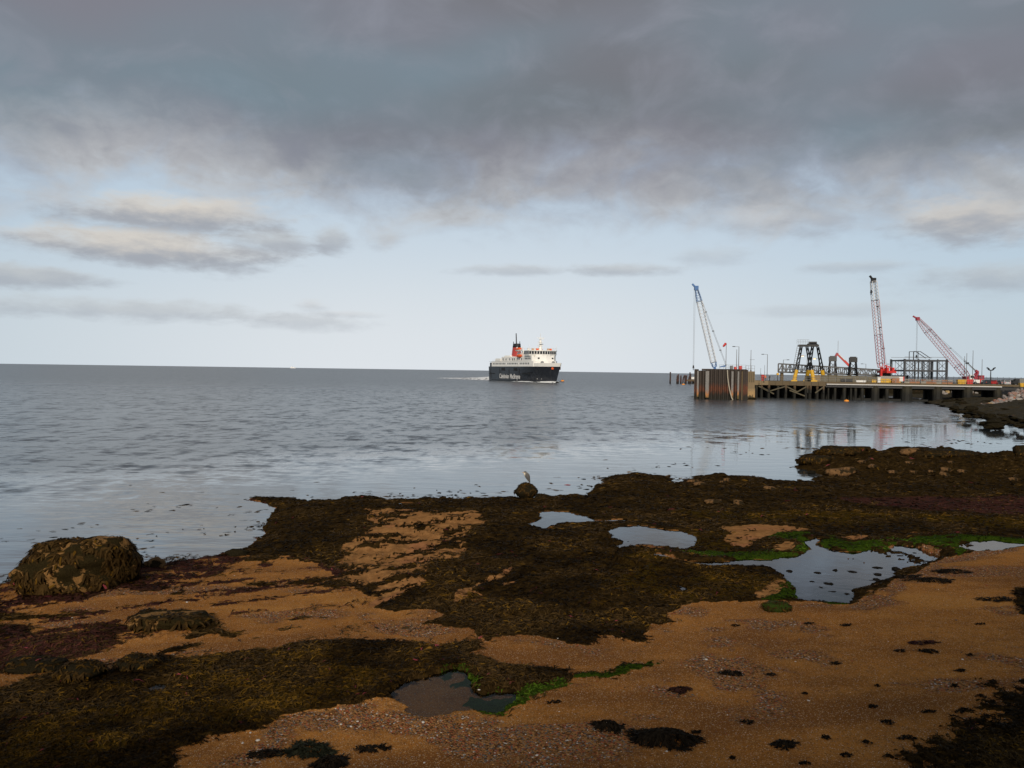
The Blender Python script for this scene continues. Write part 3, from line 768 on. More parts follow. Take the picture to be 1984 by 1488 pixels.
def floating_weed():
    N = 400000
    x, y, g = grid_samples(N)
    sdv = g('sd'); nn = fbm(x, y, 1.7, 4, 77) + 0.5 * fbm(x, y * 2.5, 6.0, 2, 78)
    p = np.exp(sdv / 0.9) * sst(nn, 0.05, 0.5) * 0.5 + 0.02 * sst(nn, 0.5, 0.8) * np.exp(sdv / 7.0)
    keep = (sdv < -0.15) & (rng.uniform(0, 1, N) < p)
    x = x[keep]; y = y[keep]
    # loose drifts further out
    ex = []
    for px, py, k in ((290,990,5),(330,980,8),(150,1022,7),(75,1048,6),(250,1041,7),(310,1080,5),(55,1030,3),(400,985,3),(1380,870,5),(1450,880,6),(1560,869,26),(1700,905,0),(1800,850,7),(1870,856,12),(1920,848,9),(1700,855,6),(1950,862,10),(1820,866,8),(1760,858,4),(1350,900,6),(1250,905,6),(900,948,5),(960,955,6),(1100,948,6),(1130,940,5)):
        c = on_z(px, py, 0)
        for _ in range(k):
            ex.append((c.x + random.gauss(0, 0.022 * c.y), c.y + random.gauss(0, 0.016 * c.y)))
    ex = np.array(ex)
    x = np.concatenate([x, ex[:, 0]]); y = np.concatenate([y, ex[:, 1]])
    n = len(x); sc = np.maximum((y / 14.0) ** 0.8, 0.8)
    L = rng.uniform(0.06, 0.18, n) * sc; W = rng.uniform(0.010, 0.026, n) * sc
    V, Q = fronds(x, y, np.full(n, 0.006), L, W, rng.normal(0.2, 0.8, n), np.full(n, 0.012) * rng.uniform(0.3, 1.5, n), lambda a, b, c: np.full(len(a), 0.006))
    z = np.zeros(n)
    tag(toned('floating_seaweed', V, Q, weed_tone(n, z, z, z), 8, FROND), 'dark shreds of wrack drifting on the shallow water', 'seaweed', kind='stuff')
OCT = np.array([[1, 0, 0], [0.3, 0.95, 0], [-0.8, 0.6, 0], [-0.8, -0.6, 0], [0.3, -0.95, 0], [0.1, 0, 1], [0, 0, -0.6]])
OCTF = np.array([[0, 1, 5], [1, 2, 5], [2, 3, 5], [3, 4, 5], [4, 0, 5], [1, 0, 6], [2, 1, 6], [3, 2, 6], [4, 3, 6], [0, 4, 6]])
def pebbles():
    N = 150000
    x, y, g = grid_samples(N)
    p = (g('shing') * 0.8 + 0.035) * (1 - g('weed')) * (1 - 0.6 * g('pool')) * (g('sd') > 0.1)
    keep = rng.uniform(0, 1, N) < p
    x = x[keep][:34000]; y = y[keep][:34000]; n = len(x)
    sc = np.maximum((y / 14.0) ** 0.75, 0.75)
    s = np.minimum(rng.lognormal(-4.55, 0.42, n), 0.034) * sc
    a = rng.uniform(0, 6.283, n)
    j = rng.uniform(0.75, 1.25, (n, 7, 3)) * OCT[None]
    j = j * np.stack([s, s * rng.uniform(0.6, 1, n), s * rng.uniform(0.35, 0.7, n)], 1)[:, None, :]
    ca = np.cos(a)[:, None]; sa = np.sin(a)[:, None]
    V = np.empty((n, 7, 3))
    V[..., 0] = x[:, None] + j[..., 0] * ca - j[..., 1] * sa; V[..., 1] = y[:, None] + j[..., 0] * sa + j[..., 1] * ca
    V[..., 2] = (gz(x, y) + s * 0.1)[:, None] + j[..., 2]
    Q = (OCTF[None] + np.arange(n)[:, None, None] * 7).reshape(-1, 3)
    pal = np.array([[0.30, 0.145, 0.045], [0.20, 0.09, 0.032], [0.38, 0.20, 0.075], [0.11, 0.055, 0.028], [0.24, 0.07, 0.03], [0.13, 0.115, 0.10], [0.27, 0.19, 0.12], [0.62, 0.59, 0.54], [0.08, 0.075, 0.07]])
    k = rng.choice(len(pal), n, p=[.27, .23, .15, .14, .06, .05, .04, .012, .048])
    tag(toned('shingle', V.reshape(-1, 3), Q, pal[k] * rng.uniform(0.75, 1.2, (n, 1)), 7, STONE, None, True), 'small brown grey and white pebbles strewn over the sand', 'pebbles', kind='stuff')
ground_weed(); floating_weed(); pebbles()

# rock materials: sandstone that wears patches of weed
def boulder_mat(name, rock, weedc, amount, green=0.0):
    mt = bpy.data.materials.new(name); mt.use_nodes = True
    t = NT(mt.node_tree); b = mt.node_tree.nodes['Principled BSDF']
    v = t.n('ShaderNodeTexCoord').outputs['Object']
    n1 = t.noise(v, 1.6, 7, 0.65); n2 = t.noise(v, 9, 6, 0.7); n3 = t.noise(v, 40, 4, 0.7)
    r = t.mix(t.ss(n2, 0.3, 0.7), tuple(c * 0.55 for c in rock), tuple(c * 1.15 for c in rock))
    r = t.mix(t.ss(n3, 0.55, 0.75, 0, 0.6), r, tuple(c * 0.4 for c in rock))
    w = t.mix(t.ss(n3, 0.3, 0.7), tuple(c * 0.5 for c in weedc), tuple(c * 1.6 for c in weedc))
    if green: w = t.mix(t.ss(n2, 0.45, 0.6, 0, green), w, (0.03, 0.07, 0.008))
    f = t.ss(t.math('ADD', n1, t.math('MULTIPLY', t.math('SUBTRACT', n2, 0.5), 0.35)), 0.62 - amount * 0.3, 0.66 - amount * 0.3)
    t.L.new(t.mix(f, r, w), b.inputs['Base Color'])
    b.inputs['Roughness'].default_value = 0.75; b.inputs['Specular IOR Level'].default_value = 0.02
    t.L.new(t.bump(t.math('ADD', n2, t.math('MULTIPLY', n3, 0.5)), 0.9, 0.05), b.inputs['Normal'])
    return mt
BM_TAN = boulder_mat('weedy sandstone', (0.27, 0.145, 0.05), (0.022, 0.016, 0.006), 0.62)
BM_DARK = boulder_mat('wrack covered rock', (0.17, 0.085, 0.05), (0.017, 0.0135, 0.007), 0.95)
BM_BARE = boulder_mat('bare sandstone', (0.19, 0.105, 0.045), (0.025, 0.018, 0.009), 0.30)
BM_WET = boulder_mat('wet black stone', (0.022, 0.018, 0.014), (0.012, 0.011, 0.008), 0.6)
BM_GREEN = boulder_mat('green weed stone', (0.16, 0.10, 0.05), (0.030, 0.040, 0.008), 0.9, 0.5)
def rock_mesh(name, size, seed, sub=4, rough=0.22, flat=0.0, under=0.0, boxy=0.0):
    bm = bmesh.new(); bmesh.ops.create_icosphere(bm, subdivisions=sub, radius=1.0)
    co = np.array([v.co[:] for v in bm.verts])
    if boxy:
        m_ = np.abs(co).max(1, keepdims=True); co = co * (1 - boxy) + boxy * co / m_ * 0.8
    d = 1 + rough * (fbm(co[:, 0] + seed * 3.1, co[:, 1] + co[:, 2] * 1.7, 0.9, 4, seed) + fbm(co[:, 2] + seed, co[:, 1] - co[:, 0], 0.8, 4, seed + 9))
    co = co * d[:, None]
    if flat: co[:, 2] = np.where(co[:, 2] > 1 - flat, 1 - flat + (co[:, 2] - 1 + flat) * 0.25, co[:, 2])
    if under: k = np.clip(-co[:, 2], 0, 1); co[:, 0] *= 1 - under * k; co[:, 1] *= 1 - under * k
    co = co * np.array(size)[None] / 2
    for v, c in zip(bm.verts, co): v.co = c
    me = bpy.data.meshes.new(name); bm.to_mesh(me); bm.free()
    return me
def boulder(name, pos, size, seed, material, label, cat='boulder', group=None, sink=0.3, rz=0.0, frond=0, **kw):
    me = rock_mesh(name, size, seed, **kw)
    o = link_mesh(name, me, material, None, True)
    o.location = (pos[0], pos[1], pos[2] + size[2] * (0.5 - sink)); o.rotation_euler = (0, 0, rz)
    tag(o, label, cat, group)
    if frond:
        # shaggy weed hanging over the stone
        co = np.array([v.co[:] for v in me.vertices]); no = np.array([v.normal[:] for v in me.vertices])
        nv = fbm(co[:, 0] / size[0] * 4 + 40 + seed, co[:, 1] / size[1] * 4 + co[:, 2] / size[2] * 3, 0.9, 4, seed + 3)
        ok = np.where((nv > kw.get('wthr', -0.12)) & (no[:, 2] > -0.55))[0]
        i = rng.choice(ok, frond); n = frond
        b0 = co[i] + rng.normal(0, 0.03 * max(size), (n, 3)) * 0.6; nn = no[i]
        dn = np.array([[0, 0, -1.0]]) + 0.8 * rng.normal(0, 1, (n, 3)) * np.array([[1, 1, 0.4]]); dn = dn - nn * (dn * nn).sum(1, keepdims=True) * 0.9
        dn /= np.linalg.norm(dn, axis=1, keepdims=True)
        b0 = co[i] + nn * 0.01
        sd2 = np.cross(nn, dn); Lf = rng.uniform(0.06, 0.16, n)[:, None] * max(0.7, min(1.8, size[0])); Wf = rng.uniform(0.012, 0.022, n)[:, None] * max(0.7, min(1.6, size[0]))
        mid = b0 + dn * Lf * 0.5 + nn * rng.uniform(0.0, 0.03, (n, 1)); tip = b0 + dn * Lf + nn * rng.uniform(-0.02, 0.02, (n, 1)) + np.array([[0, 0, -0.01]])
        V = np.stack([b0 - sd2 * Wf, b0 + sd2 * Wf, mid - sd2 * Wf, mid + sd2 * Wf, tip - sd2 * Wf * .5, tip + sd2 * Wf * .5], 1).reshape(-1, 3)
        Q = (np.array([[0, 1, 3, 2], [2, 3, 5, 4]])[None] + np.arange(n)[:, None, None] * 6).reshape(-1, 4)
        z = np.zeros(n)
        tag(toned('seaweed_cover', V, Q, weed_tone(n, z + 0.06, z, z) * 0.8, 6, FROND, o), kind='stuff')
    return o
# the great boulder at the water's edge
p = on_z(112, 1160, 0.12)
boulder('boulder', (p.x, p.y + 1.0, -0.15), (2.85, 2.2, 2.15), 5, BM_TAN, 'large rounded tan boulder shaggy with dark wrack at the water edge', sub=5, rough=0.26, sink=0.14, frond=3600, boxy=0.12, flat=0.08, rz=0.15)
p = on_beach(300, 1098); boulder('rock', p, (0.62, 0.5, 0.42), 8, BM_BARE, 'small brown rock lying just beside the large shaggy boulder', 'rock', sink=0.3)
p = on_beach(458, 1076); boulder('rock', p, (0.75, 0.5, 0.35), 9, BM_DARK, 'dark weedy rock at the water edge below the long weed spit', 'rock', sink=0.3)
p = on_beach(312, 1222); boulder('slab_rock', (p.x, p.y + 0.5, p.z), (2.1, 1.2, 0.5), 12, BM_TAN, 'low flat sandstone slab with yellowish weedy face half buried in sand', 'rock', sink=0.38, frond=350, flat=0.3, boxy=0.4)
p = on_beach(70, 1292); boulder('rock', (p.x, p.y, p.z), (1.1, 0.7, 0.26), 13, BM_DARK, 'low tan rock in the reddish weed beside the sand strip', 'rock', sink=0.35, frond=120)
p = on_beach(155, 1312); boulder('rock', (p.x, p.y, p.z), (0.9, 0.7, 0.42), 14, BM_DARK, 'dark weed covered hummock rock at the top of the olive weed field', 'rock', sink=0.3, frond=500)
p = on_beach(265, 1292); boulder('rock', (p.x, p.y, p.z), (0.8, 0.6, 0.34), 15, BM_DARK, 'smaller weed draped rock beside the dark hummock rock', 'rock', sink=0.3, frond=350)
p = on_beach(1508, 1182); boulder('rock', p, (0.72, 0.45, 0.3), 16, BM_GREEN, 'lone flat rock with green weed sitting on bare sand', 'rock', sink=0.35, frond=160, flat=0.2, rough=0.3)
# heron's rock and its neighbour
HR = on_z(1020, 967, 0.0)
boulder('perch_rock', (HR.x, HR.y + 0.3, -0.05), (1.22, 0.95, 0.92), 21, BM_DARK, 'dark rock narrowing below that the heron stands on', 'rock', sink=0.10, frond=500, rough=0.13, under=0.42)
p = on_z(1050, 969, 0.0); boulder('rock', (p.x, p.y, -0.1), (1.0, 0.8, 0.55), 22, BM_DARK, 'low weedy rock just beside the rock the heron stands on', 'rock', sink=0.2, frond=350)
# ledge rocks on the right
for px, py, sx, sy, sz, sd0, mt, lab, fr in (
        (1640, 881, 4.6, 2.4, 1.0, 31, BM_DARK, 'long dark flat topped rock at the tip of the far weedy ledge', 900),
        (1580, 897, 2.6, 1.6, 0.75, 32, BM_DARK, 'low dark rock below the long flat topped rock at the inlet', 400),
        (1767, 882, 1.75, 1.1, 0.75, 33, BM_BARE, 'bare tan block of stone on the skyline of the weedy ledge', 0),
        (1830, 884, 4.6, 2.4, 0.7, 34, BM_DARK, 'dark weedy hump beside the bare tan block on the ledge', 700),
        (1622, 921, 1.7, 1.0, 0.62, 35, BM_BARE, 'pale tan rock at the edge of the narrow inlet', 0),
        (1643, 915, 1.2, 0.8, 0.5, 36, BM_BARE, 'reddish rock wedged behind the pale rock of the inlet', 0),
        (1572, 918, 0.55, 0.4, 0.3, 37, BM_WET, 'small black rock standing in the water of the narrow inlet', 0),
        (1986, 886, 1.6, 1.2, 1.3, 38, BM_DARK, 'upright black boulder at the far end of the weedy ledge', 200)):
    q = on_beach(px, py) if sd0 not in (37,) else on_z(px, py, 0)
    boulder('rock', q, (sx, sy, sz), sd0, mt, lab, 'rock', sink=0.25, frond=fr * 2, rough=0.28, boxy=0.2, flat=0.1)
for i, (px, py, s) in enumerate(((1730,917,.95),(1770,916,.7),(1805,915,.8),(1829,921,1.15),(1833,912,.9),(1864,915,.9),(1842,902,.7),(1760,898,.8),(1962,930,.7),(1356,940,.9),(1410,932,.8),(1380,975,.9),(1430,977,1.0),(1492,948,.7),(1400,935,.6),(1690,905,.9),(1670,903,.8),(1345,934,.8))):
    q = on_beach(px, py)
    boulder('bare_stone', q, (s * random.uniform(.5, .95), s * 0.6, s * 0.30), 60 + i, BM_BARE, 'bare tan stone poking out of the dark weed on the far shore', 'stone', 'bare stones among the far weed', sink=0.3, sub=3, rough=0.4, boxy=0.3)
# stones standing in the tide pools
pool_st = [(1217,1049,.24,0),(1228,1040,.14,0),(1237,1040,.16,0),(1700,1100,.5,1),(1738,1104,.55,1),(1620,1105,.34,1),(1652,1108,.36,1),(1585,1110,.4,1),(1530,1107,.38,1),(1614,1146,.42,1),(1605,1131,.5,1),(1640,1151,.3,1),(1700,1124,.55,1),(1715,1125,.45,1),(1690,1124,.32,1),(1659,1128,.22,1),(1630,1137,.2,1),(1772,1072,.4,1),(1790,1090,.3,1),(1778,1091,.34,1),(1575,1127,.32,1),(1590,1138,.26,1),(1700,1113,.4,1)]
for i, (px, py, s, w) in enumerate(pool_st):
    q = on_z(px, py, POOL_LEV[2 if w else 1])
    q.z -= 0.03
    boulder('pool_stone', q, (s * random.uniform(.5, .8), s * random.uniform(.35, .6), s * random.uniform(.14, .26)), 90 + i, BM_WET, 'wet black stone standing in the large shallow tide pool' if w else 'small stone standing in the round tide pool', 'stone', 'stones in the large tide pool' if w else 'stones in the round tide pool', sink=0.3, sub=3, rough=0.4, rz=random.uniform(0, 3))
# clumps of wrack on the sand
def clump(px, py, rx, ry, h, n, label, group=None, tone=(0.012, 0.009, 0.006), cat='seaweed', trail=None):
    c = on_beach(px, py)
    r = np.sqrt(rng.uniform(0, 1, n)); a = rng.uniform(0, 6.283, n)
    x = r * np.cos(a) * rx; y = r * np.sin(a) * ry
    if trail is not None:
        k = rng.uniform(0, 1, n) < 0.3; u = rng.uniform(0, 1, n)
        x = np.where(k, trail[0] * u + rng.normal(0, 0.04, n), x); y = np.where(k, trail[1] * u + rng.normal(0, 0.03, n), y)
    th_ = np.arctan2(y, x); lob = 1 + 0.35 * np.sin(th_ * 2 + px) + 0.3 * np.sin(th_ * 5 + py); x = x * lob; y = y * lob
    hh = lambda A, B: h * np.clip(1 - (A / rx) ** 2 - (B / ry) ** 2, 0, 1) ** 0.5
    g = lambda A, B: gz(A + c.x, B + c.y) - c.z
    z = g(x, y) + hh(x, y) * rng.uniform(0.3, 1.0, n) + 0.004
    L = rng.uniform(0.07, 0.2, n) * min(1, rx * 3.5); W = rng.uniform(0.012, 0.026, n)
    V, Q = fronds(x, y, z, L, W, a + rng.normal(0, 0.7, n), rng.uniform(0, 0.03, n), lambda A, B, Cc: g(A, B) + hh(A, B) * 0.7 + 0.004, 0.8)
    t = np.array([tone]) * rng.uniform(0.4, 1.8, (n, 1))
    o = toned('seaweed_clump', V, Q, t, 8, FROND)
    o.location = c
    tag(o, label, cat, group)
clump(1285, 1434, 0.42, 0.26, 0.17, 800, 'large tangled heap of black wrack with a trailing tail on the sand', trail=(-0.62, -0.05))
clump(1178, 1409, 0.17, 0.15, 0.10, 260, 'round tuft of spiky dark wrack beside the large black heap')
clump(1520, 1444, 0.16, 0.08, 0.06, 160, 'small black wrack bundle lying alone on the pebbly right sand')
clump(1318, 1338, 0.17, 0.08, 0.06, 150, 'brown purple wrack scrap among the pebbles', tone=(0.024, 0.011, 0.009))
clump(1417, 1306, 0.17, 0.08, 0.03, 120, 'thin dark wrack scrap on the upper pebble drift')
clump(600, 1455, 0.28, 0.18, 0.08, 320, 'greenish black wrack mat on sand beside the olive weed field', tone=(0.016, 0.017, 0.010))
clump(640, 1480, 0.22, 0.14, 0.10, 260, 'dark wrack tuft close beside the greenish black mat')
clump(516, 1462, 0.16, 0.10, 0.05, 150, 'small wrack tuft at the tip of the red sand patch')
clump(718, 1452, 0.18, 0.05, 0.03, 110, 'long thin wrack shred on the plain sand by the puddle')
clump(1075, 1361, 0.08, 0.04, 0.03, 50, 'tiny dark scrap on smooth sand under the green strip')
clump(1800, 1125, 0.5, 0.22, 0.08, 260, 'wide dark wrack drift on the bank of the large pool')
clump(1838, 1108, 0.45, 0.16, 0.07, 220, 'upper wrack drift on the sand above the large pool bank')
clump(1750, 1119, 0.4, 0.14, 0.06, 160, 'wrack band among the shingle at the pool corner')
clump(1930, 1162, 0.3, 0.07, 0.03, 100, 'thin wrack line lying on the smooth upper sand')
clump(1785, 1246, 0.20, 0.06, 0.03, 90, 'purple wrack scrap on the right hand sand', tone=(0.03, 0.012, 0.012))
clump(1800, 1263, 0.14, 0.07, 0.04, 90, 'small dark wrack tuft below the purple scrap')
for i, (px, py) in enumerate(((1425,1213),(1568,1209),(1640,1212),(1492,1308),(1620,1286),(1700,1330),(1745,1262),(1860,1300),(1900,1210),(1560,1345),(1450,1400),(1350,1420),(1600,1430),(1680,1440),(1720,1400),(1760,1430),(1560,1480),(1800,1380),(1850,1330),(1880,1270),(1690,1370),(1420,1470),(1860,1380),(1640,1465),(1900,1350))):
    clump(px, py, random.uniform(0.03, 0.11), random.uniform(0.02, 0.05), 0.02, random.randint(30, 55), 'tiny dark scrap of wrack scattered over the near sand', 'wrack scraps on the near sand')
# shells and pale stones that stand out on the sand
for i, (px, py) in enumerate(((140,1197),(362,1167),(660,1404),(693,1398),(485,1420),(470,1440),(500,1435),(820,1400),(1368,1278),(1567,1358),(928,1337),(822,1478),(1040,1464),(1292,1456),(680,1408))):
    q = on_beach(px, py)
    s = random.uniform(0.03, 0.055)
    boulder('pale_shell', q, (s * 1.3, s, s * 0.5), 200 + i, mat('shell white', (0.52, 0.49, 0.44), 0.6, var=0.2, scale=30), 'small white shell lying on the brown sand', 'shell', 'white shells on the sand', sink=0.25, sub=2, rough=0.35, rz=random.uniform(0, 3))

# ------------------------------------------------------------------ heron
def heron():
    top = HR.copy(); top.y += 0.3
    root = empty('heron', (HR.x - 0.03, HR.y + 0.28, 0.755), 0.0, 'grey heron hunched on a dark rock with its bill to the sea', 'heron')
    # body runs from the tucked head (left) over the shoulders down to the tail (right)
    ks = [(-0.12, 0.585, .012), (-0.10, 0.60, .032), (-0.06, 0.605, .043), (-0.02, 0.585, .045), (0.0, 0.55, .060), (0.02, 0.50, .095), (0.055, 0.42, .118), (0.09, 0.34, .110), (0.125, 0.25, .082), (0.165, 0.16, .050), (0.19, 0.07, .030), (0.20, 0.03, .012)]
    rings = []
    for i, (x, z, r) in enumerate(ks):
        a = ks[max(0, i - 1)]; b = ks[min(len(ks) - 1, i + 1)]
        d = Vector((b[0] - a[0], 0, b[1] - a[1])).normalized(); u = Vector((-d.z, 0, d.x)) if False else d.cross(Vector((0, 1, 0)))
        rings.append([Vector((x, 0, z)) + u * (math.cos(t) * r * 1.1) + Vector((0, 1, 0)) * (math.sin(t) * r * 0.85) for t in [2 * math.pi * j / 12 for j in range(12)]])
    body = MB().loft(rings).build('body', mat('heron grey', (0.15, 0.14, 0.125), 0.8, var=0.35, scale=14), root, True)
    MB().loft([[Vector((x, s * 0.0 + math.cos(t) * w * 0.8, z)) + Vector((math.sin(t) * w, 0, math.sin(t) * w * 0.35)) for t in [2 * math.pi * j / 8 for j in range(8)]] for x, z, w, s in ((-0.125, 0.575, .016, 1), (-0.085, 0.545, .05, 1), (-0.06, 0.48, .055, 1), (-0.04, 0.41, .035, 1), (-0.03, 0.36, .012, 1))]).build('breast', mat('heron white', (0.62, 0.56, 0.44), 0.8), root, True)
    MB().loft([[Vector((x, math.cos(t) * w, z + math.sin(t) * w * 0.5)) for t in [2 * math.pi * j / 8 for j in range(8)]] for x, z, w in ((-0.11, 0.622, .008), (-0.08, 0.638, .028), (-0.04, 0.640, .032), (0.01, 0.618, .018), (0.05, 0.60, .004))]).build('crown', mat('heron black', (0.02, 0.02, 0.022), 0.7), root, True)
    MB().cone((-0.10, 0, 0.592), (-0.23, 0, 0.588), 0.018, 0.003, 8).build('bill', mat('heron bill', (0.55, 0.26, 0.08), 0.5), root, True)
    for s in (-1, 1):
        MB().loft([[Vector((x + math.cos(t) * w * 0.8, s * (y0 + 0.012 * math.sin(t)), z + math.cos(t) * w * 0.5)) for t in [2 * math.pi * j / 8 for j in range(8)]] for x, z, w, y0 in ((0.02, 0.53, .03, .07), (0.06, 0.43, .085, .095), (0.10, 0.33, .085, .088), (0.145, 0.22, .06, .062), (0.195, 0.10, .02, .02))]).build('wing', mat('heron wing', (0.085, 0.082, 0.08), 0.8, var=0.4, scale=20), root, True)
        MB().tube([(0.075, s * 0.03, 0.30), (0.06, s * 0.03, 0.15), (0.07, s * 0.03, 0.01)], [0.016, 0.010, 0.009], 6).tube([(0.08, s * 0.03, 0.006), (0.0, s * 0.03, 0.004)], 0.008, 5).build('leg', mat('heron leg', (0.32, 0.27, 0.18), 0.7), root)
heron()
# ------------------------------------------------------------------ ferry
def ferry():
    th = math.radians(22.5)
    h = Vector((math.sin(th), -math.cos(th), 0))
    foot = at(1077, 742, 452); foot.z = 0
    stern = foot - h * 88
    R = empty('ferry', stern, math.atan2(h.y, h.x), 'black and white car ferry with red funnel steaming in towards the pier', 'ferry')
    BLK = mat('ferry black paint', (0.022, 0.026, 0.034), 0.25, var=0.35, scale=0.25, dirt=(0.040, 0.043, 0.048), dirt_amt=0.1)
    WHT = mat('ferry white paint', (0.86, 0.85, 0.81), 0.45, var=0.06, scale=0.4, dirt=(0.55, 0.47, 0.36), dirt_amt=0.02)
    GLS = mat('ferry glass', (0.012, 0.015, 0.018), 0.15, var=0.2)
    RED = mat('ferry red', (0.42, 0.05, 0.04), 0.45, var=0.12); ORG = mat('lifeboat orange', (0.80, 0.13, 0.03), 0.5, var=0.1)
    GRY = mat('ferry deck grey', (0.22, 0.23, 0.23), 0.7); DRK = mat('ferry dark opening', (0.006, 0.007, 0.008), 0.8)
    BUFF = mat('ferry buff', (0.55, 0.36, 0.22), 0.6)
    def bw(t): return 7.5 if t < .5 else max(0.12, 7.5 * (1 - ((t - .5) / .5) ** 1.7))
    def bd(t): return 7.9 if t < .70 else max(0.2, 7.9 * (1 - ((t - .70) / .30) ** 2.3))
    def hb(t, z): k = max(0, min(1, z / 9.3)) ** 1.3; return bw(t) * (1 - k) + bd(t) * k
    def X(t, z): return t * (88 + 6.2 * max(z, -1) / 11.2)
    ts = [0, .05, .2, .4, .5, .6, .68, .74, .79, .83, .87, .90, .93, .955, .975, .99, 1.0]
    zs = [-1.5, 0, 1.5, 3, 5, 7, 9.3]
    def ring(t, zl):
        lft = [Vector((X(t, z), -hb(t, z), z)) for z in zl]; return lft + [Vector((p.x, -p.y, p.z)) for p in reversed(lft)]
    hull = MB().loft([ring(t, zs) for t in ts]).build('hull', BLK, R)
    MB().loft([ring(t, [9.3, 10.4, 11.35]) for t in ts if t >= .74]).build('bulwark', WHT, R)
    for s in (-1, 1):
        # rubbing strakes, shell doors and openings
        MB().box((6, s * 7.86, 4.7), (9, 0.35, 0.4)).build('rubbing_strake', DRK, hull)
        MB().box((62, s * 7.55, 5.0), (12, 0.8, 0.4)).build('rubbing_strake', DRK, hull)
        MB().box((44, s * 7.62, 0.55), (78, 0.3, 0.25)).build('rubbing_strake', DRK, hull)
        for x in (24.5, 27.6, 44.8, 47.9): MB().box((x, s * 7.86, 7.6), (2.5, 0.12, 1.8)).build('side_opening', DRK, hull)
        for x in (3.5, 20, 36, 52): MB().box((x, s * 7.80, 5), (0.12, 0.2, 8.0)).build('frame_line', DRK, hull)
    # the name along the side
    words = []
    for word, x0, wd in (('Caledonian', -9.0, 16.0), ('MacBrayne', 9.0, 16.0)):
      cu = bpy.data.curves.new('lettering', 'FONT'); cu.body = word; cu.size = 4.2; cu.extrude = 0.03; cu.align_x = 'CENTER'; cu.offset = 0.03
      tmp = bpy.data.objects.new('lettering_curve', cu); COL.objects.link(tmp)
      bpy.context.view_layer.update()
      me = bpy.data.meshes.new_from_object(tmp.evaluated_get(bpy.context.evaluated_depsgraph_get())); bpy.data.objects.remove(tmp)
      words.append((me, x0, wd))
    LET = mat('lettering white', (0.72, 0.72, 0.72), 0.6)
    for s in (-1, 1):
        for me, x0, wd in words:
            m2 = me.copy(); m2.materials.clear()
            wid = max(v.co.x for v in me.vertices) - min(v.co.x for v in me.vertices)
            o = link_mesh('lettering', m2, LET, hull)
            o.location = (37.0 + (x0 if s < 0 else -x0), s * 7.90, 1.75); o.scale = (wd / wid, 1.0, 1.0)
            o.rotation_euler = (math.radians(90), 0, 0 if s < 0 else math.radians(180))
    for s in (-1, 1):
        for x in (72, 76): MB().box((x, s * (hb(x / 88, 2.4) + 0.02), 2.3), (0.8, 0.25, 0.8)).build('thruster_mark', LET, hull)
        MB().cone((88.2, s * (hb(.955, 8.4) - 0.3), 8.3), (88.5, s * (hb(.955, 8.4) + 0.35), 8.3), 0.85, 0.7, 12).build('orange_disc', ORG, hull)  # plain orange disc on each bow
    # decks and houses
    sup = MB().box((38.5, 0, 10.9), (66, 15.7, 3.2)).prism([(5.5, -7.85), (5.5, 7.85), (1.5, 6.5), (1.5, -6.5)], 9.3, 11.0).build('superstructure', WHT, R)
    for s in (-1, 1):
        for i in range(24):
            if i in (9, 17): continue
            MB().box((9 + i * 2.5, s * 7.87, 11.1), (1.25, 0.08, 1.0)).build('window', GLS, sup)
    MB().box((36, 0, 12.58), (72, 15.2, 0.12)).build('deck', GRY, R)
    aft = MB().box((28, 0, 14.1), (18, 12.5, 2.9)).box((24, 0, 16.0), (9, 9, 0.9)).build('aft_house', WHT, R)
    mid = MB().box((48, 0, 14.0), (24, 13.0, 2.7)).build('mid_house', WHT, R)
    for s in (-1, 1):
        for x in (38.5, 41.5, 46, 49, 53, 56.5): MB().box((x, s * 6.55, 13.8), (1.3, 0.12, 1.4)).build('window', GLS, mid)
        for x in (22, 27, 33): MB().box((x, s * 6.3, 13.8), (1.2, 0.12, 1.3)).build('window', GLS, aft)
    frt = MB().prism([(59, -7.85), (59, 7.85), (71, 7.85), (73.5, 5.5), (74.2, 0), (73.5, -5.5), (71, -7.85)], 12.6, 15.7).prism([(66, -7.85), (66, 7.85), (73, 7.8), (76, 5.5), (77, 0), (76, -5.5), (73, -7.8)], 9.3, 12.64).build('front_house', WHT, R)
    for s in (-1, 1):
        for x in (61.5, 63.7, 65.9, 68.5): MB().box((x, s * 7.88, 14.1), (1.5, 0.1, 1.1)).build('window', GLS, frt)
        for y in (1.6, 3.1, 4.5): MB().box((74.0 - 0.055 * y * 2, s * y, 14.2), (0.25, 1.15, 0.9), rz=s * 0.13).build('window', GLS, frt)
        MB().cone((76.3, s * 3.6, 11.6), (77.1, s * 3.6, 11.6), 0.95, 0.95, 10).build('vent', GRY, frt)
    MB().box((53, 0, 16.6), (18, 11.5, 2.5)).box((55, 0, 18.4), (13, 9, 1.2)).build('upper_house', WHT, R)
    MB().box((14, 0, 13.6), (9, 13.6, 1.9)).build('aft_house', WHT, R)
    # bridge with its row of windows all the way round
    pl = [(62, -9.0), (69.5, -9.0), (72.6, -7.0), (74.3, -2.4), (74.3, 2.4), (72.6, 7.0), (69.5, 9.0), (62, 9.0)]
    br = MB().prism([(x * 0.995 + 0.2, y * 0.97) for x, y in pl], 15.7, 16.25).prism(pl, 16.25, 18.55).prism([(x + 0.35, y * 1.03) for x, y in pl], 18.55, 18.95).build('bridge', WHT, R)
    edges = [((62, -9.0), (69.5, -9.0), 4), ((69.5, -9.0), (72.6, -7.0), 2), ((72.6, -7.0), (74.3, -2.4), 3), ((74.3, -2.4), (74.3, 2.4), 3), ((74.3, 2.4), (72.6, 7.0), 3), ((72.6, 7.0), (69.5, 9.0), 2), ((69.5, 9.0), (62, 9.0), 4)]
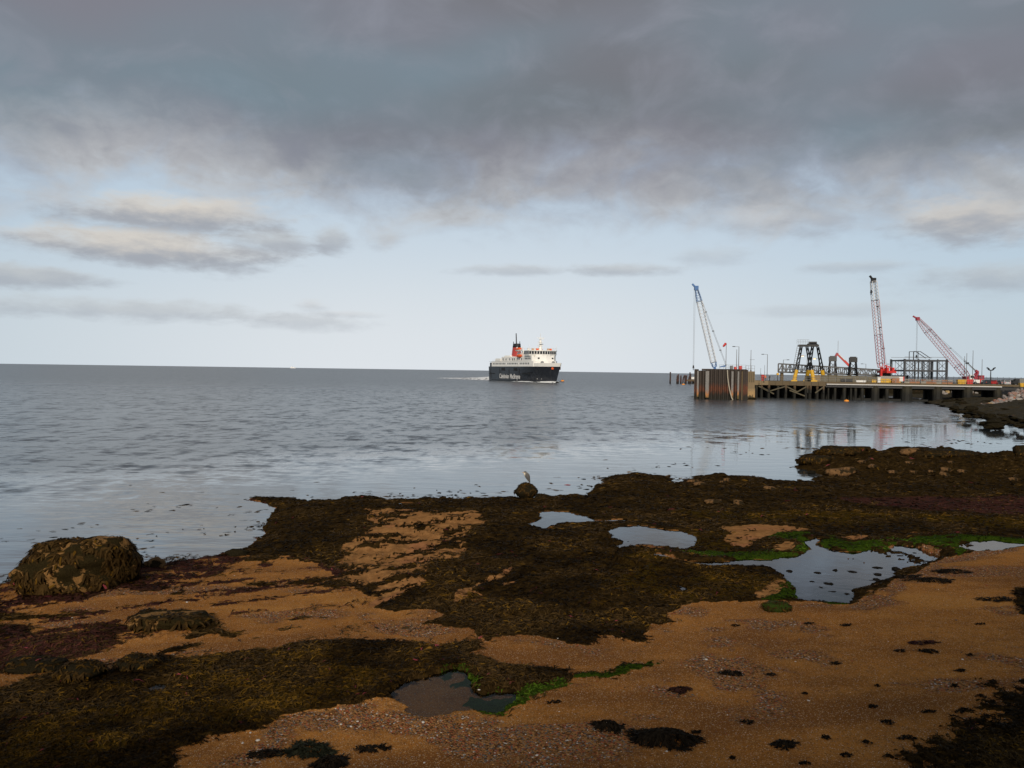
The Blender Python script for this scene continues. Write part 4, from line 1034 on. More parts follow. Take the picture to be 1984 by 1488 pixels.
    for a, b, n in edges:
        a = Vector((*a, 0)); b = Vector((*b, 0)); d = (b - a); an = math.atan2(d.y, d.x); L = d.length / n
        for i in range(n):
            c = a + d * ((i + .5) / n); MB().box((c.x, c.y, 17.5), (L * 0.78, 0.14, 1.7), rz=an).build('window', GLS, br)
    MB().tube([(62, -9, 20), (69.5, -9, 20), (73, -7, 20), (74.6, 0, 20), (73, 7, 20), (69.5, 9, 20), (62, 9, 20)], 0.06, 4).build('rail', WHT, br)
    for y in (-9, 9): MB().bar((69.5, y, 18.9), (69.5, y, 22.5), 0.12).build('pole', WHT, br)
    for x, y, c in ((66, -5, BUFF), (68, -3, ORG), (69.5, 3.5, BUFF), (68.5, 5.5, ORG), (66, 6.5, BUFF), (64, -7, WHT)):
        MB().box((x, y, 19.6), (1.4, 1.2, 1.3), top=0.8).build('deck_locker', c, br)
    # radar mast
    ms = MB().cone((66, 0, 18.9), (66, 0, 25.5), 1.1, 0.55, 8).box((66, 0, 24.0), (1.8, 2.8, 0.3)).box((66, 0, 21.8), (2.0, 3.2, 0.3)).bar((66, 0, 25.4), (66, 0, 29.2), 0.2).bar((66, -2.6, 26.6), (66, 2.6, 26.6), 0.18).bar((66, -1.5, 21.8), (66, -1.5, 23.6), 0.15).build('mast', WHT, R)
    MB().box((67, 0, 25.9), (0.35, 3.4, 0.4)).build('radar', WHT, ms); MB().box((67.2, 0, 22.7), (0.35, 2.4, 0.4)).build('radar', GRY, ms)
    # funnel, leaning back a little
    def fr(z, dx, a, b): return [Vector((30.5 + dx + a * math.cos(t), b * math.sin(t), z)) for t in [2 * math.pi * j / 16 for j in range(16)]]
    fu = MB().loft([fr(12.6, -2, 5.0, 3.0), fr(16, -1.7, 4.6, 2.8), fr(21.6, -1.2, 3.8, 2.4)]).build('funnel', RED, R, True)
    MB().loft([fr(21.6, -1.2, 3.85, 2.45), fr(24.0, -1.0, 3.5, 2.2)]).build('funnel_top', mat('funnel black', (0.02, 0.02, 0.025), 0.6), fu, True)
    MB().cone((31.0, -0.9, 23.5), (30.2, -0.9, 30.6), 0.42, 0.32, 8).build('exhaust_pipe', mat('funnel black', (0.02, 0.02, 0.025)), fu)
    for x, y in ((26.8, -1.2), (32.4, 0.8)): MB().bar((x, y, 23.8), (x, y, 25.4), 0.3).build('exhaust_pipe', mat('funnel black', (0.02, 0.02, 0.025)), fu)
    # lifeboats in their davits
    for s in (-1, 1):
        for x0, z0, kk in ((49, 19.4, 1.0), (50, 15.6, 0.8)):
            def lr(x, w, z): return [Vector((x0 + x * kk, s * 6.9 + math.cos(t) * w * kk, z0 + z + math.sin(t) * 1.05 * kk * (w / 1.5))) for t in [math.pi + math.pi * j / 6 for j in range(7)]]
            lb = MB().loft([lr(-4.2, .35, .25), lr(-3.2, 1.1, 0.05), lr(-1, 1.5, 0), lr(1.5, 1.5, 0), lr(3.4, 1.0, .1), lr(4.4, .3, .3)]).build('lifeboat', WHT if kk == 1 else ORG, R)
            def lt(x, w, z): return [Vector((x0 + x * kk, s * 6.9 + math.cos(t) * w * kk, z0 + 0.03 + z + math.sin(t) * 1.5 * kk * (w / 1.5))) for t in [math.pi * j / 6 for j in range(7)]]
            MB().loft([lt(-4.2, .35, .25), lt(-3.0, 1.1, 0.1), lt(-1, 1.5, .05), lt(1.5, 1.5, .05), lt(3.2, 1.0, .15), lt(4.3, .3, .3)]).build('canopy', ORG, lb, True)
        for x in (45.5, 52.5): MB().tube([(x, s * 5.2, 15.3), (x, s * 5.4, 20.4), (x, s * 6.4, 21.2), (x, s * 7.0, 20.6)], 0.28, 6).build('davit', WHT, R)
    for x in (8, 16, 20): MB().box((x, -5.5, 13.1), (1.6, 1.4, 1.0)).build('deck_locker', WHT, R)
    # rails round the open decks
    for s in (-1, 1):
        mb = MB()
        for z in (13.1, 13.6): mb.bar((6, s * 7.6, z), (58, s * 7.6, z), 0.06)
        for i in range(27): mb.bar((6 + 2 * i, s * 7.6, 12.6), (6 + 2 * i, s * 7.6, 13.6), 0.06)
        mb.build('rail', WHT, R)
    for s in (-1, 1): MB().box((2.2, s * 7.2, 10.6), (1.0, 0.9, 2.6)).build('stern_post', BLK, R)
    # foam: bow wave along the hull and the wake behind
    FOAM = foam_mat()
    def strip(pts, name, lab):
        mb = MB(); vs = []; fs = []
        for (x, a, b, hh) in pts: vs += [(x, a, 0), (x, a * .7 + b * .3, hh), (x, a * .3 + b * .7, hh), (x, b, 0)]
        for i in range(len(pts) - 1):
            for j in range(3): fs.append((4 * i + j, 4 * i + j + 1, 4 * i + j + 5, 4 * i + j + 4))
        o = mb.add(vs, fs).build(name, FOAM)
        o.location = (stern.x, stern.y, 0.02); o.rotation_euler = R.rotation_euler
        tag(o, lab, 'foam', kind='stuff')
    strip([(-100, -14, 8, .3), (-60, -12, 9, .9), (-30, -11, 8.5, 1.6), (-10, -10, 8.5, 2.3), (1, -9.0, 8.5, 1.2)], 'wake_foam', 'white wake trailing behind the ferry')
    strip([(45, -9.6, -7.0, .2), (60, -10.0, -5.8, .5), (74, -8.5, -3.6, .6), (86, -3.6, 0.5, .9), (90.0, -1.6, 1.6, .7), (86.2, 0.5, 3.6, .8), (74, 3.6, 8.5, .5)], 'bow_foam', 'white bow wave along the waterline of the ferry')
def foam_mat():
    mt = bpy.data.materials.new('foam'); mt.use_nodes = True
    t = NT(mt.node_tree); b = mt.node_tree.nodes['Principled BSDF']
    v = t.n('ShaderNodeTexCoord').outputs['Object']
    n = t.noise(t.mapping(v, scale=(0.25, 0.6, 1)), 0.8, 6, 0.7)
    b.inputs['Base Color'].default_value = (0.72, 0.74, 0.75, 1); b.inputs['Roughness'].default_value = 0.9
    t.L.new(t.ss(n, 0.36, 0.50), b.inputs['Alpha'])
    return mt
ferry()
def buoy(px, py, r, label, colr=(0.85, 0.30, 0.02)):
    p = on_z(px, py, 0)
    R = empty('buoy', (p.x, p.y, 0), 0, label, 'buoy')
    prof = [(0.1, -0.5), (0.75, -0.4), (1.0, 0.0), (0.95, 0.35), (0.6, 0.6), (0.2, 0.68)]
    MB().loft([[Vector((a * r * math.cos(t), a * r * math.sin(t), b * r)) for t in [2 * math.pi * j / 14 for j in range(14)]] for a, b in prof]).build('float', mat('buoy orange', colr, 0.5, var=0.15, scale=3), R, True)
    MB().cone((0, 0, 0.55 * r), (0, 0, 1.1 * r), 0.1 * r, 0.08 * r, 6).build('lifting_eye', mat('buoy iron', (0.12, 0.09, 0.07), 0.7), R)
buoy(1090, 738.6, 1.25, 'orange mooring buoy off the bow of the ferry')
buoy(1324, 745.5, 0.95, 'orange buoy floating by the weathered timber piles')
buoy(1640, 777.5, 0.62, 'orange buoy floating in front of the pier legs')
# a white ship far out on the horizon
p = at(568, 711.8, 9000)
R = empty('distant_ship', (p.x, p.y, 0), 0.0, 'tiny white ship far away on the horizon', 'ship')
WS = mat('distant white', (0.8, 0.8, 0.8), 0.6)
MB().loft([[Vector((x, -6 * w, 0)), Vector((x + o_, -6 * w, 9)), Vector((x + o_, 6 * w, 9)), Vector((x, 6 * w, 0))] for x, w, o_ in ((-30, .8, -2), (-10, 1, 0), (15, 1, 0), (28, .2, 4))]).build('hull', WS, R)
MB().box((-16, 0, 14), (16, 10, 10)).box((6, 0, 12), (12, 8, 6)).build('superstructure', WS, R)

# ------------------------------------------------------------------ pier
PL = at(1460, 740, 221.0); PR = at(1960, 748, 203.0)
pu = Vector((PR.x - PL.x, PR.y - PL.y, 0)).normalized(); pv = Vector((-pu.y, pu.x, 0))
PANG = math.atan2(pu.y, pu.x)
P0 = Vector((PL.x, PL.y, 0))
DZ = 4.75
def pier(u, v, z=0.0): return P0 + pu * u + pv * v + Vector((0, 0, z))
def upx(px, v=0.0):
    """distance along the pier of what stands at a photograph column, v metres behind its face"""
    d = ray(px, 740); o = P0 + pv * v
    # solve d*k = o + pu*u in plan
    det = d.x * (-pu.y) - (-pu.x) * d.y
    k = (o.x * (-pu.y) - (-pu.x) * o.y) / det
    return (Vector((d.x * k, d.y * k, 0)) - o).dot(pu)
def ppt(px, v, z=DZ): return pier(upx(px, v), v, z)
def z_at(py, p, px):
    """height of a photograph row at a known place"""
    d = ray(px, py); return CAM_H + d.z * (p.y / d.y)
CONC = mat('pier concrete', (0.115, 0.085, 0.048), 0.85, var=0.3, scale=0.5, bump=0.03, dirt=(0.12, 0.085, 0.045), dirt_amt=0.12, coord='Object')
CONC_L = mat('pale concrete', (0.22, 0.165, 0.095), 0.85, var=0.25, scale=0.5, bump=0.02, dirt=(0.20, 0.14, 0.08), dirt_amt=0.1)
TIMB = mat('weathered timber', (0.13, 0.105, 0.065), 0.85, var=0.4, scale=1.2, bump=0.02, dirt=(0.03, 0.028, 0.015), dirt_amt=0.15)
TIMB_P = mat('pale timber brace', (0.095, 0.08, 0.05), 0.85, var=0.35, scale=0.8, dirt=(0.05, 0.045, 0.02), dirt_amt=0.12)
STL = mat('galvanised steel', (0.16, 0.165, 0.17), 0.5, 0.3, var=0.2, scale=1.0)
STL_D = mat('dark steel', (0.010, 0.011, 0.013), 0.5, 0.2, var=0.3)
STL_T = mat('bridge steel', (0.075, 0.078, 0.082), 0.55, 0.1, var=0.25)
YEL = mat('yellow paint', (0.62, 0.36, 0.02), 0.5, var=0.15, scale=1.0)
REDP = mat('red paint', (0.55, 0.03, 0.025), 0.45, var=0.15)
WHP = mat('white paint', (0.72, 0.72, 0.70), 0.5, var=0.1)
MAR = mat('maroon paint', (0.30, 0.03, 0.05), 0.5, var=0.2)
BLU = mat('blue paint', (0.06, 0.16, 0.38), 0.5, var=0.2)
def tide_mat(name, top, rustc, weedc, lo=1.2, mid=2.6, hi=4.6, rough=0.8):
    """steel or timber with rust above the tide and weed below it"""
    mt = bpy.data.materials.new(name); mt.use_nodes = True
    t = NT(mt.node_tree); b = mt.node_tree.nodes['Principled BSDF']
    g = t.n('ShaderNodeNewGeometry').outputs['Position']
    x, y, z = t.sep(g)
    n = t.noise(t.mapping(g, scale=(1, 1, 0.35)), 1.1, 6, 0.65); n2 = t.noise(g, 5, 5, 0.65)
    zz = t.math('ADD', z, t.math('MULTIPLY', t.math('SUBTRACT', n, 0.5), 4.0))
    c = t.mix(t.ss(n2, 0.3, 0.7), tuple(k * 0.7 for k in top), tuple(k * 1.25 for k in top))
    c = t.mix(t.math('MULTIPLY', t.ss(zz, mid, hi, 1, 0), t.ss(n2, 0.3, 0.55)), c, rustc)
    c = t.mix(t.ss(zz, lo, mid, 1, 0), c, weedc)
    t.L.new(c, b.inputs['Base Color']); b.inputs['Roughness'].default_value = rough
    t.L.new(t.bump(n2, 0.6, 0.04), b.inputs['Normal'])
    return mt
SHEET = tide_mat('rusty sheet pile', (0.040, 0.029, 0.023), (0.12, 0.035, 0.012), (0.014, 0.012, 0.007))
SHEET_F = tide_mat('fender strip', (0.20, 0.19, 0.18), (0.42, 0.16, 0.035), (0.10, 0.07, 0.02), 0.8, 1.6, 3.0)
PILE = tide_mat('pier leg', (0.034, 0.028, 0.016), (0.022, 0.019, 0.009), (0.006, 0.006, 0.004), 1.6, 3.4, 4.4)
PILE_L = tide_mat('pale pier leg', (0.12, 0.092, 0.055), (0.09, 0.05, 0.02), (0.008, 0.008, 0.005), 2.2, 3.2, 4.0)
WALLB = tide_mat('old concrete wall', (0.24, 0.18, 0.10), (0.42, 0.27, 0.12), (0.05, 0.04, 0.018), 0.4, 1.0, 3.2)

def dolphin():
    """the round-nosed cell of steel sheet piles at the pier's seaward end"""
    c = at(1397, 778, 201.0); c.z = 0
    W = 12.1
    R = empty('sheet_pile_dolphin', c, -0.262, 'rusty brown sheet pile cell standing in the sea at the pier head', 'dolphin')
    zt = z_at(715.8, c, 1400)
    # plan: flat front with a stepped left end, corrugated
    n = 11; xs = np.linspace(-W / 2 + 1.1, W / 2, n + 1)
    for i in range(n):
        a, b = xs[i], xs[i + 1]; q = (b - a); y0 = -0.2 + (0.55 * ((a + b) / W) ** 2) * 1.5
        pr = [(a, y0 + 0.55), (a + q * .12, y0 + 0.55), (a + q * .3, y0), (a + q * .7, y0), (a + q * .88, y0 + 0.55), (b, y0 + 0.55)]
        MB().prism(pr + [(b, y0 + 0.72), (a, y0 + 0.72)], -1.5, zt - (0.0 if i else 0.25)).build('sheet_pile', SHEET, R)
    for i in range(2):
        a = -W / 2 - 0.35 + i * 0.75; MB().prism([(a, .4 + .2 * i), (a + .2, 0.1), (a + .6, 0.1), (a + .74, .4), (a + .74, .8), (a, .8)], -1.5, zt - 0.35).build('sheet_pile', SHEET, R)
    for s, x in ((-1, -W / 2 - 0.3), (1, W / 2)):
        for j in range(6):
            MB().box((x, 1.5 + j * 1.5, zt / 2 - 0.75), (0.5 if j % 2 else 0.9, 1.48, zt + 1.5)).build('sheet_pile', SHEET, R)
    MB().box((0, 5.5, zt / 2 - 1.0), (W - 0.4, 9.4, zt + 1.3)).build('concrete_core', CONC, R)
    MB().box((0.6, 0.75, zt - 0.05), (W - 1.0, 0.5, 0.35)).build('capping_beam', SHEET, R)
    for px, w, lo in ((1353.3, .45, 0.5), (1371, .85, 0.4), (1418, .5, 0.2), (1429, .4, 0.2)):
        x = at(px, 745, c.y).x - c.x; MB().box((x, -0.42 if px > 1360 else -0.1, (zt + lo) / 2 - 0.2), (w, 0.25, zt - lo - 0.5)).build('fender_strip', SHEET_F, R)
    ROPE = mat('pale rope', (0.42, 0.38, 0.30), 0.9)
    pts = []
    for k in range(9):
        t = k / 8; px = 1410.5 + 1.5 * t + 8.5 * t ** 2.2; py = 717 + 60 * t
        q = at(px, py, c.y - 0.75); pts.append((q.x - c.x, q.y - c.y, max(0.0, q.z)))
    MB().tube(pts, 0.14, 6).build('mooring_rope', ROPE, R)
    # railings, cabinets and lamps on top
    rl = MB()
    for k in range(7):
        x = -0.6 + k * 1.1; rl.bar((x, 1.2, zt), (x, 1.2, zt + 1.2), 0.06)
    for z in (0.6, 1.2): rl.bar((-0.6, 1.2, zt + z), (6.0, 1.2, zt + z), 0.05)
    rl.build('railing', STL, R)
    return c, zt
DC, DT = dolphin()
def cabinet(px, py0, py1, Y, w, colr, label, name='cabinet', z0=None):
    a = at(px, py1, Y); b = at(px, py0, Y)
    z0 = a.z if z0 is None else z0
    h = b.z - z0
    R = empty(name, (a.x, a.y, z0), 0, label, 'cabinet')
    MB().box((0, 0, h / 2), (w, 0.6, h)).build('body', colr, R); MB().box((0, -0.32, h / 2), (w * 0.8, 0.05, h * 0.8)).build('door', colr, R); MB().box((w * 0.25, -0.37, h / 2), (0.08, 0.05, 0.3)).build('handle', STL_D, R)
cabinet(1434.5, 709, 718, 204, 0.75, REDP, 'red cabinet on top of the rusty sheet pile cell', z0=DT + 0.02)
cabinet(1424.5, 710.5, 718, 204.6, 0.6, mat('lifebuoy red', (0.62, 0.06, 0.04)), 'red lifebuoy box beside the red cabinet on the sheet pile cell', z0=DT + 0.02)
cabinet(1417, 708.5, 718, 205, 0.7, STL, 'grey equipment box on the sheet pile cell by the crane mast', z0=DT + 0.02)
def stone_wall():
    p = at(1452, 776, 206); 
    R = empty('concrete_block', (p.x, p.y, 0), -0.29, 'stained tan concrete abutment between sheet pile cell and pier deck', 'abutment')
    zt = z_at(719.5, p, 1452)
    MB().box((0, 3.5, zt * 0.5 + 1.4), (2.5, 7, zt - 2.8)).build('upper_block', CONC_L, R)
    MB().box((0, 3.45, 1.15), (2.7, 7.1, 3.4)).build('lower_block', WALLB, R)
    for k in range(5): MB().box((-1.0 + k * 0.5, -0.06, zt - 1.5), (0.22, 0.16, 2.6)).build('fender_plank', TIMB_P, R)
    rl = MB()
    for k in range(4): rl.bar((-1.1 + k * 0.75, 0.4, zt), (-1.1 + k * 0.75, 0.4, zt + 1.5), 0.07)
    for z in (0.7, 1.5): rl.bar((-1.1, 0.4, zt + z), (1.15, 0.4, zt + z), 0.06)
    rl.build('railing', STL, R)
    for k in range(5):
        q = at(1457 + random.uniform(-4, 5), 774, 205.5)
        boulder('rubble_stone', (q.x, q.y, 0), (1.2, 0.9, 0.9), 300 + k, BM_DARK, 'dark weedy rubble stone at the foot of the tan abutment', 'stone', 'rubble at the abutment foot', sink=0.4, sub=2)
stone_wall()
def deck():
    R = empty('pier', P0, PANG, 'long timber and concrete pier on dark weedy legs', 'pier')
    ue = upx(1975)
    def du(px, v=0.0): return upx(px, v)
    u0 = du(1462); u1 = du(1600); u2 = du(1655)
    MB().box(((u0 + ue) / 2, 7.2, DZ - 0.2), (ue - u0, 14, 0.4)).build('deck_slab', CONC, R)
    MB().box(((u0 + u2) / 2, 22, DZ - 0.22), (u2 - u0 + 4, 16, 0.4)).box((u0 - 9, 17, DZ - 0.24), (20, 22, 0.42)).build('deck_slab', CONC, R)
    # edge beam, planks along the left half, a pale pipe along the right half
    n = 10
    for k in range(n):
        a = u0 + (u1 - u0) * k / n; b = u0 + (u1 - u0) * (k + 1) / n
        MB().box(((a + b) / 2, 0.0, DZ - 0.52), (b - a - 0.05, 0.5, 1.15 + 0.1 * (k % 3 == 0))).build('edge_beam', CONC_L if k < 2 else CONC, R)
    n = 14
    for k in range(n):
        a = u1 + (ue - u1) * k / n; b = u1 + (ue - u1) * (k + 1) / n
        MB().box(((a + b) / 2, 0.0, DZ - 0.18), (b - a - 0.05, 0.5, 0.5)).build('edge_beam', CONC, R)
    MB().cone((u1 + 0.2, -0.3, DZ - 0.62), (ue - 4, -0.3, DZ - 0.55), 0.17, 0.17, 8).build('service_pipe', mat('pale pipe', (0.55, 0.54, 0.52), 0.5), R)
    MB().box(((u1 + ue) / 2, 0.3, DZ - 1.05), (ue - u1, 0.4, 0.7)).build('girder', STL_D, R)
    # legs
    bents = [1466, 1476, 1490, 1508, 1523, 1540, 1562, 1570, 1584, 1596]
    for i, px in enumerate(bents):
        for v in (0.3, 4.5, 9, 16, 24):
            MB().cone((du(px), v, -2), (du(px), v, DZ - 0.45), 0.36, 0.34, 8).build('leg', PILE if v > 1 or i % 3 == 0 else PILE_L, R)
    for px in (1490.5, 1523, 1565, 1571, 1596):
        MB().box((du(px), -0.25, DZ - 2.1), (0.4, 0.35, 2.0)).build('fender_post', PILE_L, R)
    for a, b, za, zb in ((1476, 1490, 3.0, 2.0), (1490, 1523, 1.9, 3.4), (1523, 1545, 3.4, 1.9), (1545, 1563, 1.9, 3.4), (1580, 1596, 1.7, 3.4), (1530, 1560, 2.3, 0.8), (1470, 1500, 3.3, 1.2)):
        MB().bar((du(a), -0.1, za), (du(b), -0.1, zb), 0.32).build('brace', TIMB_P, R)
    # back bulkhead, dark, under the broad part of the deck
    MB().box(((u0 + u2) / 2, 27, 1.5), (u2 - u0, 0.6, 5.4)).build('bulkhead', PILE, R)
    MB().box(((du(1600) + du(1655)) / 2, 8.0, 1.3), (du(1655) - du(1600), 0.6, 6)).build('bulkhead', PILE, R)
    for px, w in ((1606, .5), (1619, .7), (1637, 1.0), (1650, .6), (1659, .8), (1672, .9), (1697, 2.2), (1720, 1.0), (1758, 3.0), (1818, 2.6), (1877, 2.6), (1935, 2.0)):
        for v in (0.9, 6, 12):
            MB().cone((du(px), v, -2), (du(px), v, DZ - 0.45), w * 0.5, w * 0.46, 10).build('leg', PILE, R)
    for v in (0.9, 12): MB().box(((du(1655) + du(1800)) / 2, v, 0.25), (du(1800) - du(1655), 0.5, 0.5)).build('lower_beam', PILE, R)
    MB().box(((du(1660) + ue) / 2, 12.5, DZ - 1.3), (ue - du(1660), 0.5, 1.2)).build('girder', STL_D, R)
    return R
PIER = deck()
def railing(pa, pb, v, label, h=1.15, step=2.2, colr=STL, mesh=False, z=DZ, fat=0.07):
    a = ppt(pa, v, z); b = ppt(pb, v, z); d = b - a; n = max(2, int(d.length / step))
    R = empty('railing', a, math.atan2(d.y, d.x), label, 'railing')
    L = d.length
    for k in range(n + 1): MB().bar((L * k / n, 0, 0), (L * k / n, 0, h), fat).build('post', colr, R)
    for zz in (0.5, 1.0): MB().bar((0, 0, h * zz), (L, 0, h * zz), fat * 0.85).build('rail', colr, R)
    if mesh:
        for k in range(n):
            mb = MB()
            for j in range(8):
                x = L * (k + (j + .5) / 8) / n; mb.bar((x, 0, 0.1), (x, 0, h), 0.035)
            mb.build('mesh_panel', colr, R)
railing(1462, 1500, 0.6, 'grey mesh railing along the left end of the pier deck', mesh=True)
railing(1500, 1598, 0.6, 'grey railing along the pier deck in front of the yellow gantry feet', h=1.25)
railing(1600, 1735, 0.6, 'grey railing along the pier deck below the lattice bridge', h=1.3)
railing(1736, 1890, 0.6, 'grey railing along the deck in front of the steel frame', h=1.2)
# ---- linkspan lattice bridge
def truss():
    v = 9.0
    a = ppt(1508, v); b = ppt(1712, v)
    za0, za1 = z_at(704.5, a, 1508), z_at(720.5, a, 1508)
    zb0, zb1 = z_at(717, b, 1712), z_at(727.5, b, 1712)
    d = b - a; L = Vector((d.x, d.y, 0)).length
    R = empty('lattice_bridge', (a.x, a.y, DZ), PANG, 'long grey lattice girder ramp bridge above the pier deck', 'bridge')
    n = 26
    for y, m_ in ((0.0, STL_T), (4.5, STL_T)):
        top = lambda t: za0 + (zb0 - za0) * t - DZ; bot = lambda t: za1 + (zb1 - za1) * t - DZ
        MB().bar((0, y, top(0)), (L, y, top(1)), 0.32).build('top_chord', m_, R)
        MB().bar((0, y, bot(0)), (L, y, bot(1)), 0.42).build('bottom_chord', m_, R)
        MB().bar((0, y, (top(0) + bot(0)) / 2 - .3), (L * 0.45, y, (top(.45) + bot(.45)) / 2 - .3), 0.16).build('mid_rail', m_, R)
        for k in range(n + 1):
            t = k / n; MB().bar((L * t, y, bot(t)), (L * t, y, top(t)), 0.20).build('upright', m_, R)
            if k < n: MB().bar((L * t, y, top(t) if k % 2 else bot(t)), (L * (t + 1 / n), y, bot(t + 1 / n) if k % 2 else top(t + 1 / n)), 0.15).build('diagonal', m_, R)
    MB().box((L / 2, 2.25, (bot(0) + bot(1)) / 2 - 0.1), (L, 4.2, 0.3), rot=Matrix.Rotation(math.atan2(-(bot(1) - bot(0)), L), 3, 'Y')).build('road_deck', mat('ramp deck', (0.05, 0.05, 0.05), 0.8), R)
    for x in (1.0, L * 0.5, L - 2): MB().box((x, 2.2, bot(x / L) / 2 - 0.05), (0.8, 3.8, max(0.3, bot(x / L) - 0.1))).build('bearing', CONC, R)
truss()
# concrete ramp wall below the bridge
a = ppt(1560, 5.5); b = ppt(1712, 5.5); L = (b - a).length
R = empty('ramp_wall', a, PANG, 'buff panelled ramp wall standing on the deck below the lattice bridge', 'wall')
GRN = mat('ramp panel', (0.13, 0.115, 0.08), 0.8, var=0.25, scale=1.0, dirt=(0.10, 0.08, 0.05), dirt_amt=0.1)
n = 10
for k in range(n):
    h = 2.1 - 0.5 * k / n if k > 2 else 1.9 - (0.3 if k == 0 else 0)
    MB().box((L * (k + .5) / n, 0, h / 2), (L / n - 0.08, 0.3, h)).build('panel', GRN if k != 1 else CONC_L, R)
# ---- black A-frame gantry with yellow feet
def gantry():
    v = 4.0
    c = ppt(1566, v)
    R = empty('gantry_tower', (c.x, c.y, DZ), PANG, 'tall black splayed leg gantry with yellow feet and top platform', 'gantry')
    def loc(px, py, vv):
        q = ppt(px, vv); z = z_at(py, q, px)
        w_ = Vector((q.x - c.x, q.y - c.y, 0)); return Vector((w_.dot(pu), w_.dot(pv), z - DZ))
    legs = [((1538.5, 739), (1551, 672), 1.0), ((1577, 739), (1562, 672), 1.0), ((1597, 738), (1583, 672), 7.5), ((1562, 738), (1573, 672), 7.5)]
    for (bx, by), (tx, ty), vv in legs:
        p0 = loc(bx, by, vv); p0.z = 0.0; p1 = loc(tx, ty, 4.0 + (vv - 4.0) * 0.5)
        pm = p0.lerp(p1, 0.33)
        MB().cone(p0, pm, 0.55, 0.52, 10).build('yellow_foot', YEL, R)
        o = Vector((0.38, 0, 0))
        MB().bar(pm - o, p1 - o * 0.6, 0.26).bar(pm + o, p1 + o * 0.6, 0.26).build('leg', STL_D, R)
        mb = MB()
        for k in range(5):
            q0 = pm.lerp(p1, k / 5); q1 = pm.lerp(p1, (k + 1) / 5); mb.bar(q0 - o * (1 - .1 * k), q1 + o * (1 - .1 * k), 0.16)
        mb.build('lacing', STL_D, R)
        MB().box((p0.x, p0.y, 0.2), (1.6, 1.4, 0.4)).build('base_block', YEL, R)
    tl = loc(1549, 669, 2.5); tr = loc(1584, 669, 2.5)
    zc = tl.z
    MB().box(((tl.x + tr.x) / 2, 2.0 - 2.0, zc), (tr.x - tl.x + 0.6, 0.5, 0.55)).box(((tl.x + tr.x) / 2, 3.0, zc), (tr.x - tl.x + 0.6, 0.4, 0.5)).build('head_beam', STL_D, R)
    MB().box(((tl.x + tr.x) / 2 + 1.0, 1.5, zc + 0.42), (3.0, 2.2, 0.35), top=0.8).cone(((tl.x + tr.x) / 2, 1.5, zc + 0.85), ((tl.x + tr.x) / 2 + 2.2, 1.5, zc + 0.85), 0.32, 0.32, 10).build('winch', STL_D, R)
    mb = MB()
    for k in range(8): mb.bar((tl.x - 0.8 + k * 0.45, -0.4, zc + 0.4), (tl.x - 0.8 + k * 0.45, -0.4, zc + 1.6), 0.06)
    for z in (1.0, 1.6): mb.bar((tl.x - 0.8, -0.4, zc + z), (tl.x + 2.4, -0.4, zc + z), 0.06)
    mb.build('platform_rail', STL, R)
    # ladder up the left leg
    p0 = loc(1536, 735, 1.0); p1 = loc(1546, 668, 2.5); mb = MB()
    for s in (-0.3, 0.3): mb.bar((p0.x + s, p0.y - .3, 2.0), (p1.x + s, p1.y - .3, p1.z), 0.07)
    for k in range(16):
        q = Vector((p0.x, p0.y - .3, 2.0)).lerp(Vector((p1.x, p1.y - .3, p1.z)), k / 15); mb.bar(q - Vector((.3, 0, 0)), q + Vector((.3, 0, 0)), 0.06)
    mb.build('ladder', STL, R)
gantry()
def small_tower(px, py0, py1, v, label, colr):
    c = ppt(px, v); z0 = z_at(py1, c, px) ; zt = z_at(py0, c, px) - DZ
    R = empty('hoist_tower', (c.x, c.y, DZ), PANG, label, 'tower')
    for sx in (-1, 1):
        for sy in (-1, 1): MB().bar((sx * 1.25, sy * 1.1, 0), (sx * 0.7, sy * 0.7, zt - 1.3), 0.30).build('leg', colr, R)
        MB().bar((sx * 0.95, -0.9, zt * 0.5), (-sx * 0.75, -0.75, zt - 1.6), 0.14).build('brace', colr, R)
    MB().box((0, 0, zt - 0.75), (2.0, 1.9, 1.3)).box((0, 0, zt - 0.05), (1.5, 1.5, 0.35)).build('hoist_house', colr, R)
small_tower(1612.5, 690.5, 725, 12.0, 'grey hoist tower where the red crane arm begins', mat('grey steel', (0.045, 0.047, 0.05), 0.5))
small_tower(1652, 692, 725, 7.0, 'black hoist tower between the red arm and the white lattice crane', STL_D)
# red folding crane arm
c = ppt(1621, 14.0)
R = empty('loader_crane', (c.x, c.y, DZ), PANG, 'bright red folded hydraulic arm rising between the two hoist towers', 'crane')
def lz(py, px): return z_at(py, c, px) - DZ
u_ = lambda px: upx(px, 14.0) - upx(1621, 14.0)
MB().bar((u_(1617), 0, lz(692, 1617)), (u_(1621.5), 0, lz(684, 1621)), 0.75, 0.6).bar((u_(1617), 0, 0), (u_(1617), 0, lz(691, 1617)), 0.4).build('column', MAR, R)
MB().bar((u_(1622), 0, lz(686, 1622)), (u_(1646), 0, lz(710, 1646)), 0.85, 0.6).build('arm', REDP, R)
MB().bar((u_(1623), -0.5, lz(685.5, 1622)), (u_(1636), -0.5, lz(698, 1636)), 0.3, 0.2).build('ram', WHP, R)
MB().bar((u_(1622.3), 0, lz(686, 1622)), (u_(1622.3), 0, lz(660, 1622)), 0.09).build('aerial', STL, R)
MB().box((u_(1646), 0, lz(711, 1646) / 2), (0.9, 0.9, lz(711, 1646))).build('rest_post', STL_D, R)

